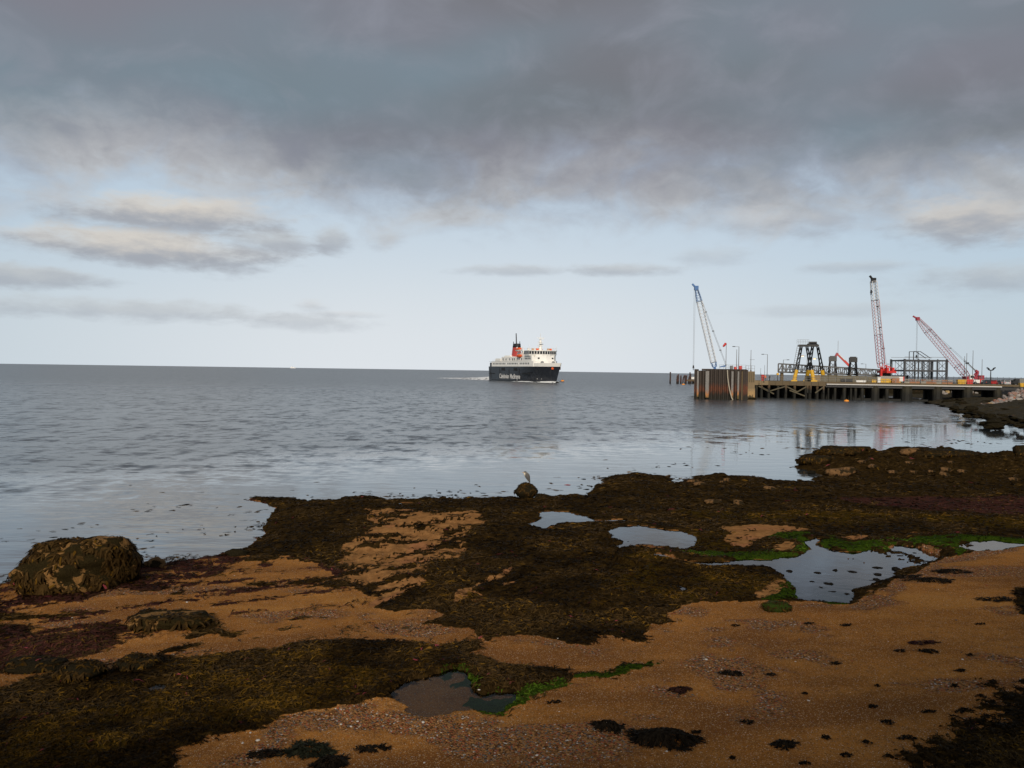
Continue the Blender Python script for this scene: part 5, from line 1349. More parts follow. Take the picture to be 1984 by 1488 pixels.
# ---- lattice boom crawler cranes
def lattice(mb, A, B, w0, w1, n, ch=0.13, br=0.065):
    A = Vector(A); B = Vector(B); d = (B - A).normalized(); s = Vector((0, 1, 0)); o = d.cross(s).normalized()
    cs = lambda t, i: A.lerp(B, t) + (o * ((1, 1, -1, -1)[i]) + s * ((1, -1, -1, 1)[i])) * (w0 + (w1 - w0) * t) / 2
    for i in range(4): mb.bar(cs(0, i), cs(1, i), ch)
    for k in range(n):
        for i in range(4):
            j = (i + 1) % 4
            mb.bar(cs(k / n, i), cs((k + 1) / n, j) if k % 2 == 0 else cs((k + 1) / n, j), br)
    for k in (0, n): 
        for i in range(4): mb.bar(cs(k / n, i), cs(k / n, (i + 1) % 4), br * 1.5)
    return mb
def crane(label, base, tip, sections, head_col, body_col, mast, hook_px, w=1.5, Y=215, z0=DZ, tracks=YEL, side=1, drop=0.0, upright=False):
    """base, tip, mast: photograph pixels at depth Y"""
    A = at(*base, Y); B = at(*tip, Y)
    R = empty('lattice_crane', (A.x, Y, z0), 0.0, label, 'crane')
    o = Vector((A.x, Y, z0)); A = A - o; B = B - o
    M = at(*mast, Y) - o
    t0 = 0.0
    for i, (t1, m_, wa, wb, n) in enumerate(sections):
        lattice(MB(), A.lerp(B, t0), A.lerp(B, t1), wa * w, wb * w, n).build('boom_section', m_, R); t0 = t1
    d = (B - A).normalized()
    hd = MB().box(B + d * 0.3, (1.1, 1.0, 1.2)).bar(B + d * 0.2, B + d * 1.4 + Vector((-0.9, 0, 0.1)), 0.45)
    hd.build('boom_head', head_col, R)
    for s in (-0.5, 0.5): MB().bar(B + Vector((0.2, s, 0)), M + Vector((0, s, 0)), 0.06).build('pendant_rope', STL, R)
    for t in (0.3, 0.55, 0.8): 
        q = (B + Vector((.2, 0, 0))).lerp(M, t); MB().box(q, (0.35, 1.1, 0.25)).build('spreader', STL, R)
    H = at(hook_px[0], hook_px[1], Y) - o
    T = Vector((H.x, 0, B.z + 0.4))
    for s in (-0.18, 0.18): MB().bar(T + Vector((s, 0, 0)), H + Vector((s * .6, 0, 0)), 0.05).build('hoist_rope', STL, R)
    MB().box(H - Vector((0, 0, 0.4)), (0.5, 0.4, 0.9), top=0.6).tube([H + Vector((0, 0, -0.8)), H + Vector((.1, 0, -1.1)), H + Vector((0, 0, -1.35)), H + Vector((-.2, 0, -1.2))], 0.08, 6).build('hook_block', STL_D, R)
    # upper works
    MB().bar((A.x + side * 1.5, 0, A.z), M, 0.3).bar((A.x + side * 2.6, 0, A.z), M, 0.22).build('mast', body_col, R)
    zb = A.z - drop
    if upright:      # seen end on: narrow deck between two counterweight stacks
        MB().box((A.x + 1.5, 0, A.z - 1.2), (2.6, 5.6, 0.6)).bar((A.x, 0, A.z), (A.x + 1.0, 0, A.z - 1.0), 0.5).build('slewing_deck', body_col, R)
        MB().bar((A.x, 0, 1.0), (A.x, 0, A.z), 0.5).build('boom_foot', body_col, R)
        for x in (1.0, 2.5): MB().box((A.x + x, -1.0, A.z - 0.7), (0.55, 1.6, 1.4)).build('counterweight', body_col, R)
        MB().box((A.x + 1.4, 0, (A.z - 1.5) / 2 + 0.3), (1.6, 1.6, A.z - 1.9)).build('slew_ring', STL_D, R)
    else:
        MB().box((A.x + side * 1.6, 0, zb - 0.35 if A.z > 2.2 else zb), (5.6, 2.8, 1.0)).build('slewing_deck', body_col, R)
        if drop: MB().bar((A.x + side * 0.3, 0, zb - 0.4), (A.x, 0, A.z), 0.6).build('boom_foot', body_col, R)
        MB().box((A.x + side * 4.4, 0, max(1.7, zb + 0.2)), (1.3, 2.7, 1.5)).build('counterweight', body_col, R)
        cb = MB().box((A.x + side * 0.3, -1.6, max(1.8, zb + 0.2)), (1.5, 1.1, 1.7), top=0.9).build('cab', WHP, R)
        MB().box((A.x + side * 0.3, -2.17, max(2.0, zb + 0.4)), (1.1, 0.06, 0.8)).build('cab_window', STL_D, cb)
    for s in (-1, 1):
        ring = [(A.x + side * 1.5 + x, s * 1.9, z) for x, z in ((-3, .5), (-2.7, .1), (2.7, .1), (3, .5), (2.7, .95), (-2.7, .95))]
        MB().loft([[Vector(p) - Vector((0, .4, 0)) for p in ring], [Vector(p) + Vector((0, .4, 0)) for p in ring]]).build('crawler_track', tracks, R)
    return R
WB = mat('weathered white lattice', (0.60, 0.60, 0.60), 0.5)
PKW = mat('pinkish white lattice', (0.55, 0.40, 0.42), 0.5); PKR = mat('faded red lattice', (0.40, 0.15, 0.17), 0.5)
crane('white lattice crane with blue boom tip standing behind the sheet pile cell', (1384.5, 711), (1349.5, 560), [(0.06, BLU, 0.7, 1.0, 1), (0.84, WB, 1, 1, 18), (1.0, BLU, 1.0, 0.55, 5)], BLU, BLU, (1407, 708), (1343.5, 708), 1.35, Y=226, z0=DZ, tracks=STL_D, drop=1.6)
crane('near vertical red and white lattice crane with black boom head', (1707.5, 712), (1692.5, 545), [(0.05, REDP, .8, 1, 1), (0.38, PKR, 1, 1, 9), (0.78, PKW, 1, 1, 11), (1.0, WB, 1, .85, 6)], STL_D, REDP, (1716, 707.5), (1688, 562), 1.5, Y=216, tracks=YEL, upright=True)
crane('maroon lattice crane leaning out over the bare steel frame', (1875, 732), (1779, 619), [(0.08, MAR, .7, 1, 2), (0.20, MAR, 1, 1, 3), (0.80, PKR, 1, 1, 16), (1.0, PKR, 1, .5, 6)], MAR, MAR, (1892, 720), (1775.5, 688), 2.0, Y=278, z0=4.3, tracks=STL_D)
# grey tank like ramp end beside the red crane
a = ppt(1706, 4.0); R = empty('ramp_nose', (a.x, a.y, DZ), PANG, 'grey sloping ramp nose with white and red end below the red crane', 'ramp')
MB().box((2.2, 0, 1.1), (4.6, 1.0, 1.5)).build('body', mat('ramp grey', (0.30, 0.29, 0.26), 0.7), R); MB().box((5.0, 0, 1.1), (1.0, 1.0, 1.3)).build('white_end', WHP, R); MB().box((5.65, 0, 1.15), (0.3, 1.0, 1.2)).build('red_end', REDP, R)
MB().box((2.2, 0, 0.17), (4, 0.8, 0.34)).build('plinth', CONC, R)
# ---- bare steel frame
def steel_frame():
    Y = 279; z0 = 4.3
    a = at(1752, 733, Y); b = at(1834, 733, Y)
    R = empty('steel_frame', (a.x, Y, z0), 0, 'two storey bare grey steel building frame under construction', 'building frame')
    L = b.x - a.x; h1 = z_at(718, a, 1752) - z0; h2 = z_at(698, a, 1752) - z0; D = 10
    FR = mat('frame steel', (0.055, 0.058, 0.065), 0.55, 0.2)
    for y in (0, D):
        for x in (0, L * .33, L * .58, L * .78, L): MB().bar((x, y, 0), (x, y, h2 + 0.5), 0.55 if x in (0, L) else 0.36).build('column', FR, R)
        for z in (h1, h2): MB().box((L / 2, y, z), (L + 0.5, 0.4, 0.55)).build('beam', FR, R)
        MB().bar((0, y, h2 + 1.2), (L, y, h2 + 1.2), 0.12).build('parapet_rail', STL, R)
        for i, (x0, x1) in enumerate(((L * .33, L * .58), (L * .1, L * .33), (L * .78, L))):
            for z0_, z1_ in ((0.2, h1 - .3), (h1 + .3, h2 - .3)):
                MB().bar((x0, y, z0_), (x1, y, z1_), 0.12).bar((x1, y, z0_), (x0, y, z1_), 0.12).build('brace', FR, R)
        for k in range(14): MB().bar((L * (k + .5) / 14, y, 0), (L * (k + .5) / 14, y, h2), 0.10).build('scaffold_pole', STL, R)
    for x in (0, L * .33, L * .58, L * .78, L):
        for z in (h1, h2): MB().box((x, D / 2, z), (0.35, D, 0.45)).build('cross_beam', FR, R)
    MB().box((L / 2, D / 2, h1 + 0.28), (L, D - .4, 0.08)).build('floor_deck', mat('metal decking', (0.25, 0.25, 0.25), 0.6), R)
    # stair head on the roof
    mb = MB(); x0 = L * .24
    for x in (x0, x0 + 1.6): mb.bar((x, 1, h2), (x, 1, h2 + 3.2), 0.2).bar((x, 4, h2), (x, 4, h2 + 3.2), 0.2)
    mb.bar((x0, 1, h2 + 3.2), (x0 + 2.4, 1, h2 + 3.2), 0.2).bar((x0 + 2.4, 1, h2 + 3.2), (x0 + 6, 1, h2 + 0.9), 0.2).bar((x0, 4, h2 + 3.2), (x0 + 2.4, 4, h2 + 3.2), 0.2).bar((x0 + 2.4, 4, h2 + 3.2), (x0 + 6, 4, h2 + .9), 0.2)
    mb.build('stair_head', FR, R)
steel_frame()
# ------------------------------------------------------------------ quay, far shore, everything small
QZ = 4.3
quay_poly = [(at(1640, 740, 275).x, 275), (at(1900, 740, 264).x, 264), (at(1985, 740, 232).x, 232), (at(1962, 740, 207).x, 207), (at(2010, 740, 200).x, 200), (330, 190), (330, 420), (at(1640, 740, 420).x, 420)]
q = MB().prism(quay_poly, 1.0, QZ - 0.02).build('quay', mat('quay tarmac', (0.10, 0.095, 0.085), 0.9, var=0.2, scale=0.2)); tag(q, kind='structure')
# weedy foreshore beyond the sand, under and right of the pier
def far_shore():
    sh = [(1796,783),(1815,783),(1838,790),(1860,795),(1838,798),(1880,803),(1900,812),(1918,822),(1940,825),(1984,826),(2060,835),(2200,850)]
    pts = [on_z(a, b, 0) for a, b in sh]
    P = [(p.x, p.y) for p in pts] + [(300, 120), (330, 260), (at(1985, 740, 240).x, 240), (at(1900, 740, 268).x, 268), (at(1640, 740, 279).x, 279), (at(1650, 740, 268).x, 268), (at(1740, 740, 262).x, 262), (at(1790, 740, 240).x, 240), (at(1800, 740, 215).x, 215)]
    P = np.array(P)
    xs = np.linspace(75, 240, 420); ys = np.linspace(95, 285, 330)
    X, Y = np.meshgrid(xs, ys)
    w = 1.6 * fbm(X, Y, 6, 4, 120); w2 = 1.6 * fbm(X, Y, 6, 4, 130)
    s = poly_sd(P, X + w, Y + w2, 20)
    n1 = fbm(X, Y, 2.2, 4, 140); n2 = fbm(X, Y, 7, 3, 150)
    Z = np.where(s > 0, 0.07 * s + 0.35 * (1 - np.exp(-np.maximum(s, 0) / 1.5)) + 0.55 * n1 * sst(s, -0.5, 2) + 0.4 * n2 * sst(s, 0, 4), 0.3 * s)
    Z = np.minimum(Z, 1.9 + 0.3 * n1)
    nr, nc = X.shape; idx = np.arange(nr * nc).reshape(nr, nc)
    qd = np.stack([idx[:-1, :-1], idx[:-1, 1:], idx[1:, 1:], idx[1:, :-1]], -1).reshape(-1, 4)
    qd = qd[Z.ravel()[qd].max(1) > -0.3]
    used = np.zeros(nr * nc, bool); used[qd.ravel()] = True; rm = np.cumsum(used) - 1
    me = np_mesh('foreshore', np.stack([X, Y, Z], -1).reshape(-1, 3)[used], rm[qd])
    mt = bpy.data.materials.new('foreshore'); mt.use_nodes = True
    t = NT(mt.node_tree); b = mt.node_tree.nodes['Principled BSDF']; v = t.n('ShaderNodeTexCoord').outputs['Object']
    n = t.noise(v, 0.5, 6, 0.7); m2 = t.noise(v, 2.2, 5, 0.7)
    c = t.mix(m2, (0.014, 0.012, 0.007), (0.055, 0.042, 0.018)); c = t.mix(t.ss(n, 0.60, 0.70, 0, 0.8), c, (0.14, 0.07, 0.03))
    t.L.new(c, b.inputs['Base Color']); b.inputs['Roughness'].default_value = 0.8; b.inputs['Specular IOR Level'].default_value = 0.15
    t.L.new(t.bump(m2, 1.0, 0.3), b.inputs['Normal'])
    o = link_mesh('foreshore', me, mt, None, True); tag(o, kind='structure')
    return lambda x, y: float(np.interp(0, [0], [0]))
far_shore()
# armour stone slope at the right
AR = [mat('armour stone grey', (0.24, 0.21, 0.19), 0.85, var=0.35, scale=1.6, bump=0.08, dirt=(0.12, 0.09, 0.07), dirt_amt=0.12),
      mat('armour stone pink', (0.28, 0.175, 0.14), 0.85, var=0.3, scale=1.6, bump=0.08, dirt=(0.14, 0.09, 0.07), dirt_amt=0.1),
      mat('armour stone red', (0.33, 0.115, 0.06), 0.85, var=0.3, scale=1.6, bump=0.08), mat('armour stone pale', (0.33, 0.30, 0.27), 0.85, var=0.25, scale=1.6, bump=0.08),
      mat('armour stone tan', (0.40, 0.28, 0.13), 0.85, var=0.3, scale=1.6, bump=0.08)]
names = ['grey', 'pinkish', 'rust red', 'pale', 'tan']
protos = [[rock_mesh('armour_stone', (2.0, 1.6, 1.4), 400 + 7 * k + j, sub=2, rough=0.35, boxy=0.6) for j in range(3)] for k in range(5)]
for k in range(5):
    for me in protos[k]: me.materials.append(AR[k])
def armour(p, s, k, where, group):
    o = bpy.data.objects.new('armour_stone', protos[k][random.randrange(3)]); COL.objects.link(o)
    o.location = p; o.rotation_euler = (random.uniform(-.4, .4), random.uniform(-.4, .4), random.uniform(0, 6.28)); o.scale = (s, s, s)
    tag(o, '%s armour stone %s' % (names[k], where), 'stone', group)
# the slope rises to the right behind the weedy foreshore: crest runs up to the car park
for i in range(290):
    t = random.random(); r = random.random()
    px = 1895 + 115 * t
    crest = 783 - 33 * min(1, max(0, (px - 1912) / 70.0))
    py = crest + (793 - crest) * r
    Yd = 196 - 26 * (py - 750) / 36.0
    p = at(px, py, Yd)
    if p.z > 4.4: continue
    armour((p.x, p.y, p.z - 0.25), random.uniform(0.35, 0.75), random.choices(range(5), [6, 4, 1.2, 2, 1])[0], 'in the heap sloping up to the car park', 'armour stones below the car park')
for i in range(34):
    px = 1662 + random.random() * 235; 
    Yd = 277 - 12 * (px - 1640) / 260
    p = at(px, 749.5 + random.uniform(-1.2, 2.5), Yd - 2.2)
    armour((p.x, p.y, p.z - 0.3), random.uniform(0.65, 1.0), random.choices([4, 3, 1], [5, 2, 2])[0], 'in the bank seen beneath the pier deck', 'armour stones seen beneath the pier')
for i in range(26):
    px = 1822 + random.random() * 70; Yd = 262 - 10 * random.random()
    p = at(px, 757 + random.uniform(0, 6), Yd - 3)
    armour((p.x, p.y, p.z - 0.3), random.uniform(0.7, 1.0), random.choices([0, 3, 4, 1], [2, 3, 3, 2])[0], 'low on the bank seen beneath the pier deck', 'armour stones seen beneath the pier')
RKP = [rock_mesh('weedy_rock', (2.4, 1.8, 1.1), 700 + j, sub=3, rough=0.4, boxy=0.2) for j in range(4)]
for me in RKP: me.materials.append(BM_DARK)
for i in range(60):
    px = random.uniform(1830, 2000); py = random.uniform(780, 824) - max(0, (1930 - px)) * 0.3
    q1 = on_z(px, max(py, 776), 0.9)
    if q1.y > 205: continue
    o = bpy.data.objects.new('weedy_rock', RKP[i % 4]); COL.objects.link(o)
    k = random.uniform(0.35, 1.0); o.location = (q1.x, q1.y, random.uniform(0.5, 1.1)); o.scale = (k, k, k * random.uniform(.6, 1)); o.rotation_euler = (0, 0, random.uniform(0, 6)); tag(o, 'dark weed covered rock on the foreshore below the armour stones', 'rock', 'weedy rocks on the far foreshore')
# dark bank body behind those stones
bk = MB()
for (pa, ya), (pb, yb) in (((1640, 275), (1900, 264)), ((1900, 264), (1985, 236))):
    A = at(pa, 745, ya); B = at(pb, 745, yb)
    bk.add([(A.x, A.y - 7, -0.5), (B.x, B.y - 7, -0.5), (B.x, B.y + 1, 3.6), (A.x, A.y + 1, 3.6), (A.x, A.y + 1, -0.5), (B.x, B.y + 1, -0.5)], [(0, 1, 2, 3), (0, 3, 4), (1, 5, 2), (3, 2, 5, 4), (0, 4, 5, 1)])
tag(bk.build('bank', BM_DARK), kind='structure')
hp = [at(1908, 786, 172), at(2015, 790, 168), at(2015, 752, 200), at(1978, 752, 200), at(1912, 783, 196)]
b2 = MB().add([(p.x, p.y, max(p.z, 0.1) - 0.5) for p in hp] + [(p.x, p.y, -1.0) for p in hp], [(0, 1, 2, 3, 4)] + [(i, (i + 1) % 5, 5 + (i + 1) % 5, 5 + i) for i in range(5)]).build('bank', AR[0]); tag(b2, kind='structure')

# weathered timber piles standing beyond the pier head
PB = tide_mat('timber pile', (0.045, 0.030, 0.026), (0.07, 0.025, 0.018), (0.012, 0.011, 0.010), 0.6, 2.0, 5.0)
for i, (px, top, w, lean) in enumerate(((1298.5, 721.5, 1.0, 0), (1311.5, 728, 1.0, 0.2), (1314, 726, 1.0, 0), (1319, 728, 1.1, 0), (1322.5, 728, .9, .9), (1327.5, 727.5, 1.2, 0), (1329, 728, .9, .4), (1333, 729, .9, .9), (1336, 722, 1.0, .2), (1338, 725, .9, 0))):
    b = on_z(px, 743.6, 0); zt = z_at(top, b, px)
    R = empty('timber_pile', (b.x, b.y, 0), 0, 'dark timber pile %s' % ('standing alone in the sea beyond the broken row' if i == 0 else 'in the broken row in the sea by the white stage'), 'pile', 'timber piles off the pier head')
    MB().tube([(0, 0, -2), (lean * .3, 0, zt * .5), (lean, 0, zt)], [w / 2, w / 2 * .95, w / 2 * .85], 8).build('shaft', PB, R)
    MB().cone((lean, 0, zt), (lean, 0, zt + 0.25), w * 0.45, w * 0.36, 8).build('cap', mat('pile cap', (0.12, 0.035, 0.03), 0.7), R)
p = on_z(1347, 743.6, 0); R = empty('landing_stage', (p.x, p.y, 0), 0, 'white topped landing stage on dark piles behind the sheet pile cell', 'landing stage')
zt = z_at(734, p, 1347); MB().box((0, 0, zt + 0.4), (8, 5, 1.6)).build('platform', WHP, R); MB().box((1, -2.4, zt - 0.9), (6, 0.3, 1.0)).build('fascia', STL_D, R)
for k in range(4):
    for s in (-1, 1): MB().cone((-3.2 + k * 2.1, s * 2, -2), (-3.2 + k * 2.1, s * 2, zt - .4), .5, .5, 8).build('leg', PB, R)
for k in range(5): MB().bar((-3.5 + k * 1.7, -2.3, zt + 1.2), (-3.5 + k * 1.7, -2.3, zt + 2.4), 0.12).build('rail_post', STL, R)
MB().bar((-3.5, -2.3, zt + 2.4), (3.4, -2.3, zt + 2.4), 0.1).build('rail', STL, R)

# lamp posts and poles
def lamp(px, ytop, v, label, arm=-1, z0=DZ, head=True, lit=False, Y=None, rz=0.0):
    p = ppt(px, v, z0) if Y is None else at(px, 740, Y); p = Vector((p.x, p.y, z0))
    h = z_at(ytop, p, px) - z0
    R = empty('lamp_post', p, 0, label, 'lamp post')
    MB().cone((0, 0, 0), (0, 0, h), 0.11, 0.07, 8).build('pole', STL, R)
    if head:
        MB().bar((0, 0, h - .05), (arm * 1.1, 0, h), 0.08).build('arm', STL, R)
        hd = MB().box((arm * 1.35, 0, h), (0.75, 0.3, 0.18), top=0.8).build('lamp_head', STL_D, R)
        if lit: MB().box((arm * 1.35, 0, h - 0.13), (0.55, 0.24, 0.10)).build('lamp_lens', mat('lit lamp', (1.0, 0.62, 0.25), 0.5, emit=6.0), R)
lamp(1430.5, 671.5, 0, 'tall lamp post on the sheet pile cell by the red cabinet', -1, DT, Y=206)
lamp(1486, 686.5, 6, 'tall lamp post on the pier by the two workers', -1)
lamp(1517, 697, 12, 'short double armed post by the end of the lattice bridge', 1)
lamp(1563, 689.5, 20, 'lit lamp post seen through the black gantry legs', -1, lit=True)
lamp(1586, 694.5, 22, 'second lit lamp post behind the right leg of the black gantry', -1, lit=True)
lamp(1677, 705, 25, 'slim lamp post between the black hoist tower and the red crane', -1, Y=270, z0=QZ)
lamp(1727, 705.5, 3, 'slim lamp post beside the red crane counterweight', -1, z0=QZ, Y=283)
def pole(px, ytop, Y, z0, label, r=0.1, cross=None):
    p = at(px, 740, Y); p = Vector((p.x, Y, z0)); h = z_at(ytop, p, px) - z0
    R = empty('mast_pole', p, 0, label, 'pole')
    MB().cone((0, 0, 0), (0, 0, h), r, r * .6, 7).build('pole', STL, R)
    if cross: MB().bar((-cross * .3, 0, h * .55), (cross, 0, h * .55), 0.07).build('yard', STL, R)
    MB().cone((0, 0, 0), (0, 0, 0.3), r * 2.2, r * 2.0, 8).build('base', STL, R)
pole(1426.3, 677, 206.5, DT, 'plain pole beside the lamp post on the sheet pile cell')
pole(1454, 678, 209, z_at(719.5, at(1452, 776, 206), 1452), 'signal mast with a short yard on the tan abutment', cross=1.0)
pole(1473.5, 713, 218, DZ, 'stubby aerial on the pier left of the workers', 0.07, .3); pole(1481, 707, 219, DZ, 'aerial beside the two workers on the pier', 0.07, .25)
pole(1868, 690, 282, QZ, 'tall bare pole by the maroon crane, shortest of three', 0.13); pole(1872, 684, 276, QZ, 'tall bare pole close beside the shortest one at the maroon crane', 0.13); pole(1884, 679, 272, QZ, 'tallest bare pole beyond the maroon crane mast', 0.13); pole(1902, 696, 270, QZ, 'bare pole standing between maroon crane and parked cars', 0.12)
# windsock
p = at(1406.3, 715, 205); R = empty('windsock', (p.x, p.y, DT), 0, 'red and white windsock hanging from a pole on the sheet pile cell', 'windsock')
h = z_at(664.5, p, 1406) - DT
MB().cone((0, 0, 0), (0, 0, h), 0.09, 0.06, 7).build('pole', STL, R)
MB().loft([[Vector((-0.1 - d * 0.62 + .0, 0, h - .1 - d * 0.75)) + Vector((math.cos(t) * r * .75, math.sin(t) * r, -math.cos(t) * r * .6)) for t in [2 * math.pi * j / 10 for j in range(10)]] for d, r in ((0, .34), (.45, .32), (.9, .27), (1.15, .2))]).build('sock', REDP, R, True)
# double floodlight post
p = at(1919, 745, 250); R = empty('floodlight_post', (p.x, p.y, QZ), 0, 'dark post with spread floodlights among the parked cars', 'lamp post')
h = z_at(717, p, 1919) - QZ
MB().cone((0, 0, 0), (0, 0, h), 0.2, 0.12, 8).build('pole', STL_D, R)
for dx, dy, dz in ((-.9, 0, .55), (.9, -.3, .6), (.85, .4, .1), (-.4, .2, .1)): MB().bar((0, 0, h - .1), (dx, dy, h + dz), 0.1).box((dx, dy, h + dz), (.75, .5, .28), rot=Matrix.Rotation(-.5 if dx > 0 else .5, 3, 'Y')).build('floodlight', STL_D, R)
# small telescopic crane jib behind the cars
p = at(1893, 742, 268); R = empty('mobile_crane', (p.x, p.y, QZ), 0, 'small crane with maroon jib knuckle and pale arm by the parked cars', 'crane')
g_ = lambda px, py: Vector((at(px, py, 268).x - p.x, 0, at(px, py, 268).z - QZ))
MB().bar(g_(1888, 734), g_(1895, 721), 0.6).bar(g_(1895, 721), g_(1890, 718), 0.7).build('knuckle', MAR, R); MB().bar(g_(1890, 718), g_(1875.5, 704), 0.22).build('jib', STL, R); MB().box(g_(1874, 703.5), (.9, .6, .5)).build('jib_head', STL_D, R)
MB().box((-.6, 0, 0.95), (2.0, 2, 1.1)).build('body', WHP, R); MB().box((.9, 0, 0.95), (1.1, 1.8, 1.5)).build('cab', REDP, R); MB().bar(g_(1896, 722), g_(1896, 736), .12).build('rope', STL_D, R)
for x in (-1.2, 1.0):
    for s in (-1, 1): MB().cone((x, s * 1.0 - .15, .45), (x, s * 1.0 + .15, .45), .45, .45, 10).build('wheel', STL_D, R)
# skips and barriers
def skip(px, py, Y, w, h, colr, label, z0):
    q = at(px, py, Y); R = empty('skip', (q.x, q.y, z0), PANG, label, 'skip')
    MB().loft([[Vector((-w * .42, -.8, 0)), Vector((w * .42, -.8, 0)), Vector((w * .42, .8, 0)), Vector((-w * .42, .8, 0))], [Vector((-w / 2, -.9, h)), Vector((w / 2, -.9, h)), Vector((w / 2, .9, h)), Vector((-w / 2, .9, h))]]).build('tub', colr, R)
    MB().box((0, -.93, h - .08), (w, .1, .16)).build('rim', colr, R)
    for k in (-.3, 0, .3): MB().box((k * w, -.9, h * .5), (.1, .12, h * .8)).build('rib', colr, R)
q1 = ppt(1862.5, 3); skip(1862.5, 742, q1.y, 2.1, 1.25, YEL, 'yellow skip on the pier deck beside a red one', DZ)
q1 = ppt(1877.5, 3); skip(1877.5, 742, q1.y, 1.6, 1.35, REDP, 'red skip on the pier deck beside the yellow one', DZ)
skip(1981, 752, 206, 1.6, 1.0, YEL, 'small yellow bin at the top of the armour stones', QZ - 0.02)
ORB = mat('orange barrier', (0.36, 0.15, 0.06), 0.6, var=0.2)
for i, px in enumerate((1757, 1767, 1777, 1789, 1799, 1809, 1819, 1830, 1841)):
    q1 = ppt(px, 6); R = empty('barrier', (q1.x, q1.y, DZ), PANG, '%s plastic barrier in the line in front of the steel frame' % ('pale' if i in (3, 4) else 'orange and white'), 'barrier', 'barriers in front of the steel frame')
    PALE = mat('dull pale plastic', (.34, .31, .26), .7); MB().box((0, 0, .15), (1.25, .45, .30)).box((0, 0, .52), (1.25, .2, .16)).build('body', PALE if i % 3 == 0 else ORB, R); MB().box((0, 0, .9), (1.25, .16, .18)).build('board', ORB if i % 2 else PALE, R); MB().bar((-.5, .1, 0), (-.5, .1, 1.05), .07).bar((.5, .1, 0), (.5, .1, 1.05), .07).build('stand', STL, R)
for i, (px, w, hh, c_, lb) in enumerate(((1693, 1.1, .8, YEL, 'yellow plant box at the foot of the red crane'), (1703, .8, 1.5, WHP, 'white locker at the foot of the red crane'), (1714, 2.2, 1.1, YEL, 'larger yellow generator beside the red crane tracks'), (1668, 2.4, .6, WHP, 'white bundle lying on the deck below the ramp wall'), (1735, 1.8, 1.3, ORB, 'orange stacked material on the deck next to the steel frame'), (1640, 3.0, .9, STL_D, 'long dark box on the deck below the ramp wall'))):
    q1 = ppt(px, 2.4); R = empty('deck_box', (q1.x, q1.y, DZ), PANG, lb, 'box')
    MB().box((0, 0, hh / 2), (w, .9, hh - .1)).build('body', c_, R); MB().box((0, 0, hh - .02), (w * 1.05, .96, .12)).build('lid', c_, R)
# red box and yellow machine near the workers
cabinet(1477.5, 726, 734, ppt(1477, 1.2).y, 0.7, REDP, 'red cabinet on the pier deck beside the two workers', z0=DZ)
q1 = ppt(1506.5, 8); R = empty('marker_light', (q1.x, q1.y, DZ), 0, 'small yellow marker at the seaward end of the lattice bridge', 'marker'); MB().bar((0, 0, 0), (0, 0, 1.7), .14).build('post', STL_D, R); MB().box((0, 0, 2.0), (.7, .5, .6), top=.7).build('lamp', YEL, R)
# low sheds on the quay
for px0, px1, py, Y, c_, lb in ((1738, 1760, 727, 284, STL_D, 'long low black shed behind the red crane'), (1958, 1984, 736, 262, mat('hut', (.10, .10, .09), .8), 'dark hut at the end of the car park')):
    a = at(px0, py, Y); b = at(px1, py, Y); R = empty('shed', ((a.x + b.x) / 2, Y, QZ), 0, lb, 'shed'); h = a.z - QZ; w = b.x - a.x
    MB().box((0, 2, h * .45), (w, 4, h * .9)).build('wall', c_, R); MB().prism([(-w / 2 - .2, -.2), (w / 2 + .2, -.2), (w / 2 + .2, 4.2), (-w / 2 - .2, 4.2)], h * .9, h).build('roof', c_, R); MB().box((0, -.04, h * .35), (1.0, .08, h * .7)).build('door', STL, R)
# chain link fence behind the cars
a = at(1838, 733, 285); b = at(1990, 733, 262); d = b - a; R = empty('fence', (a.x, a.y, QZ), math.atan2(d.y, d.x), 'thin post and wire fence on the skyline behind the cars', 'fence'); L = d.length
for k in range(15): MB().bar((L * k / 14, 0, 0), (L * k / 14, 0, z_at(729, a, 1838) - QZ), .08).build('post', STL, R)
for z in (1.2, 1.8, 2.3): MB().bar((0, 0, z), (L, 0, z), .05).build('wire', STL, R)
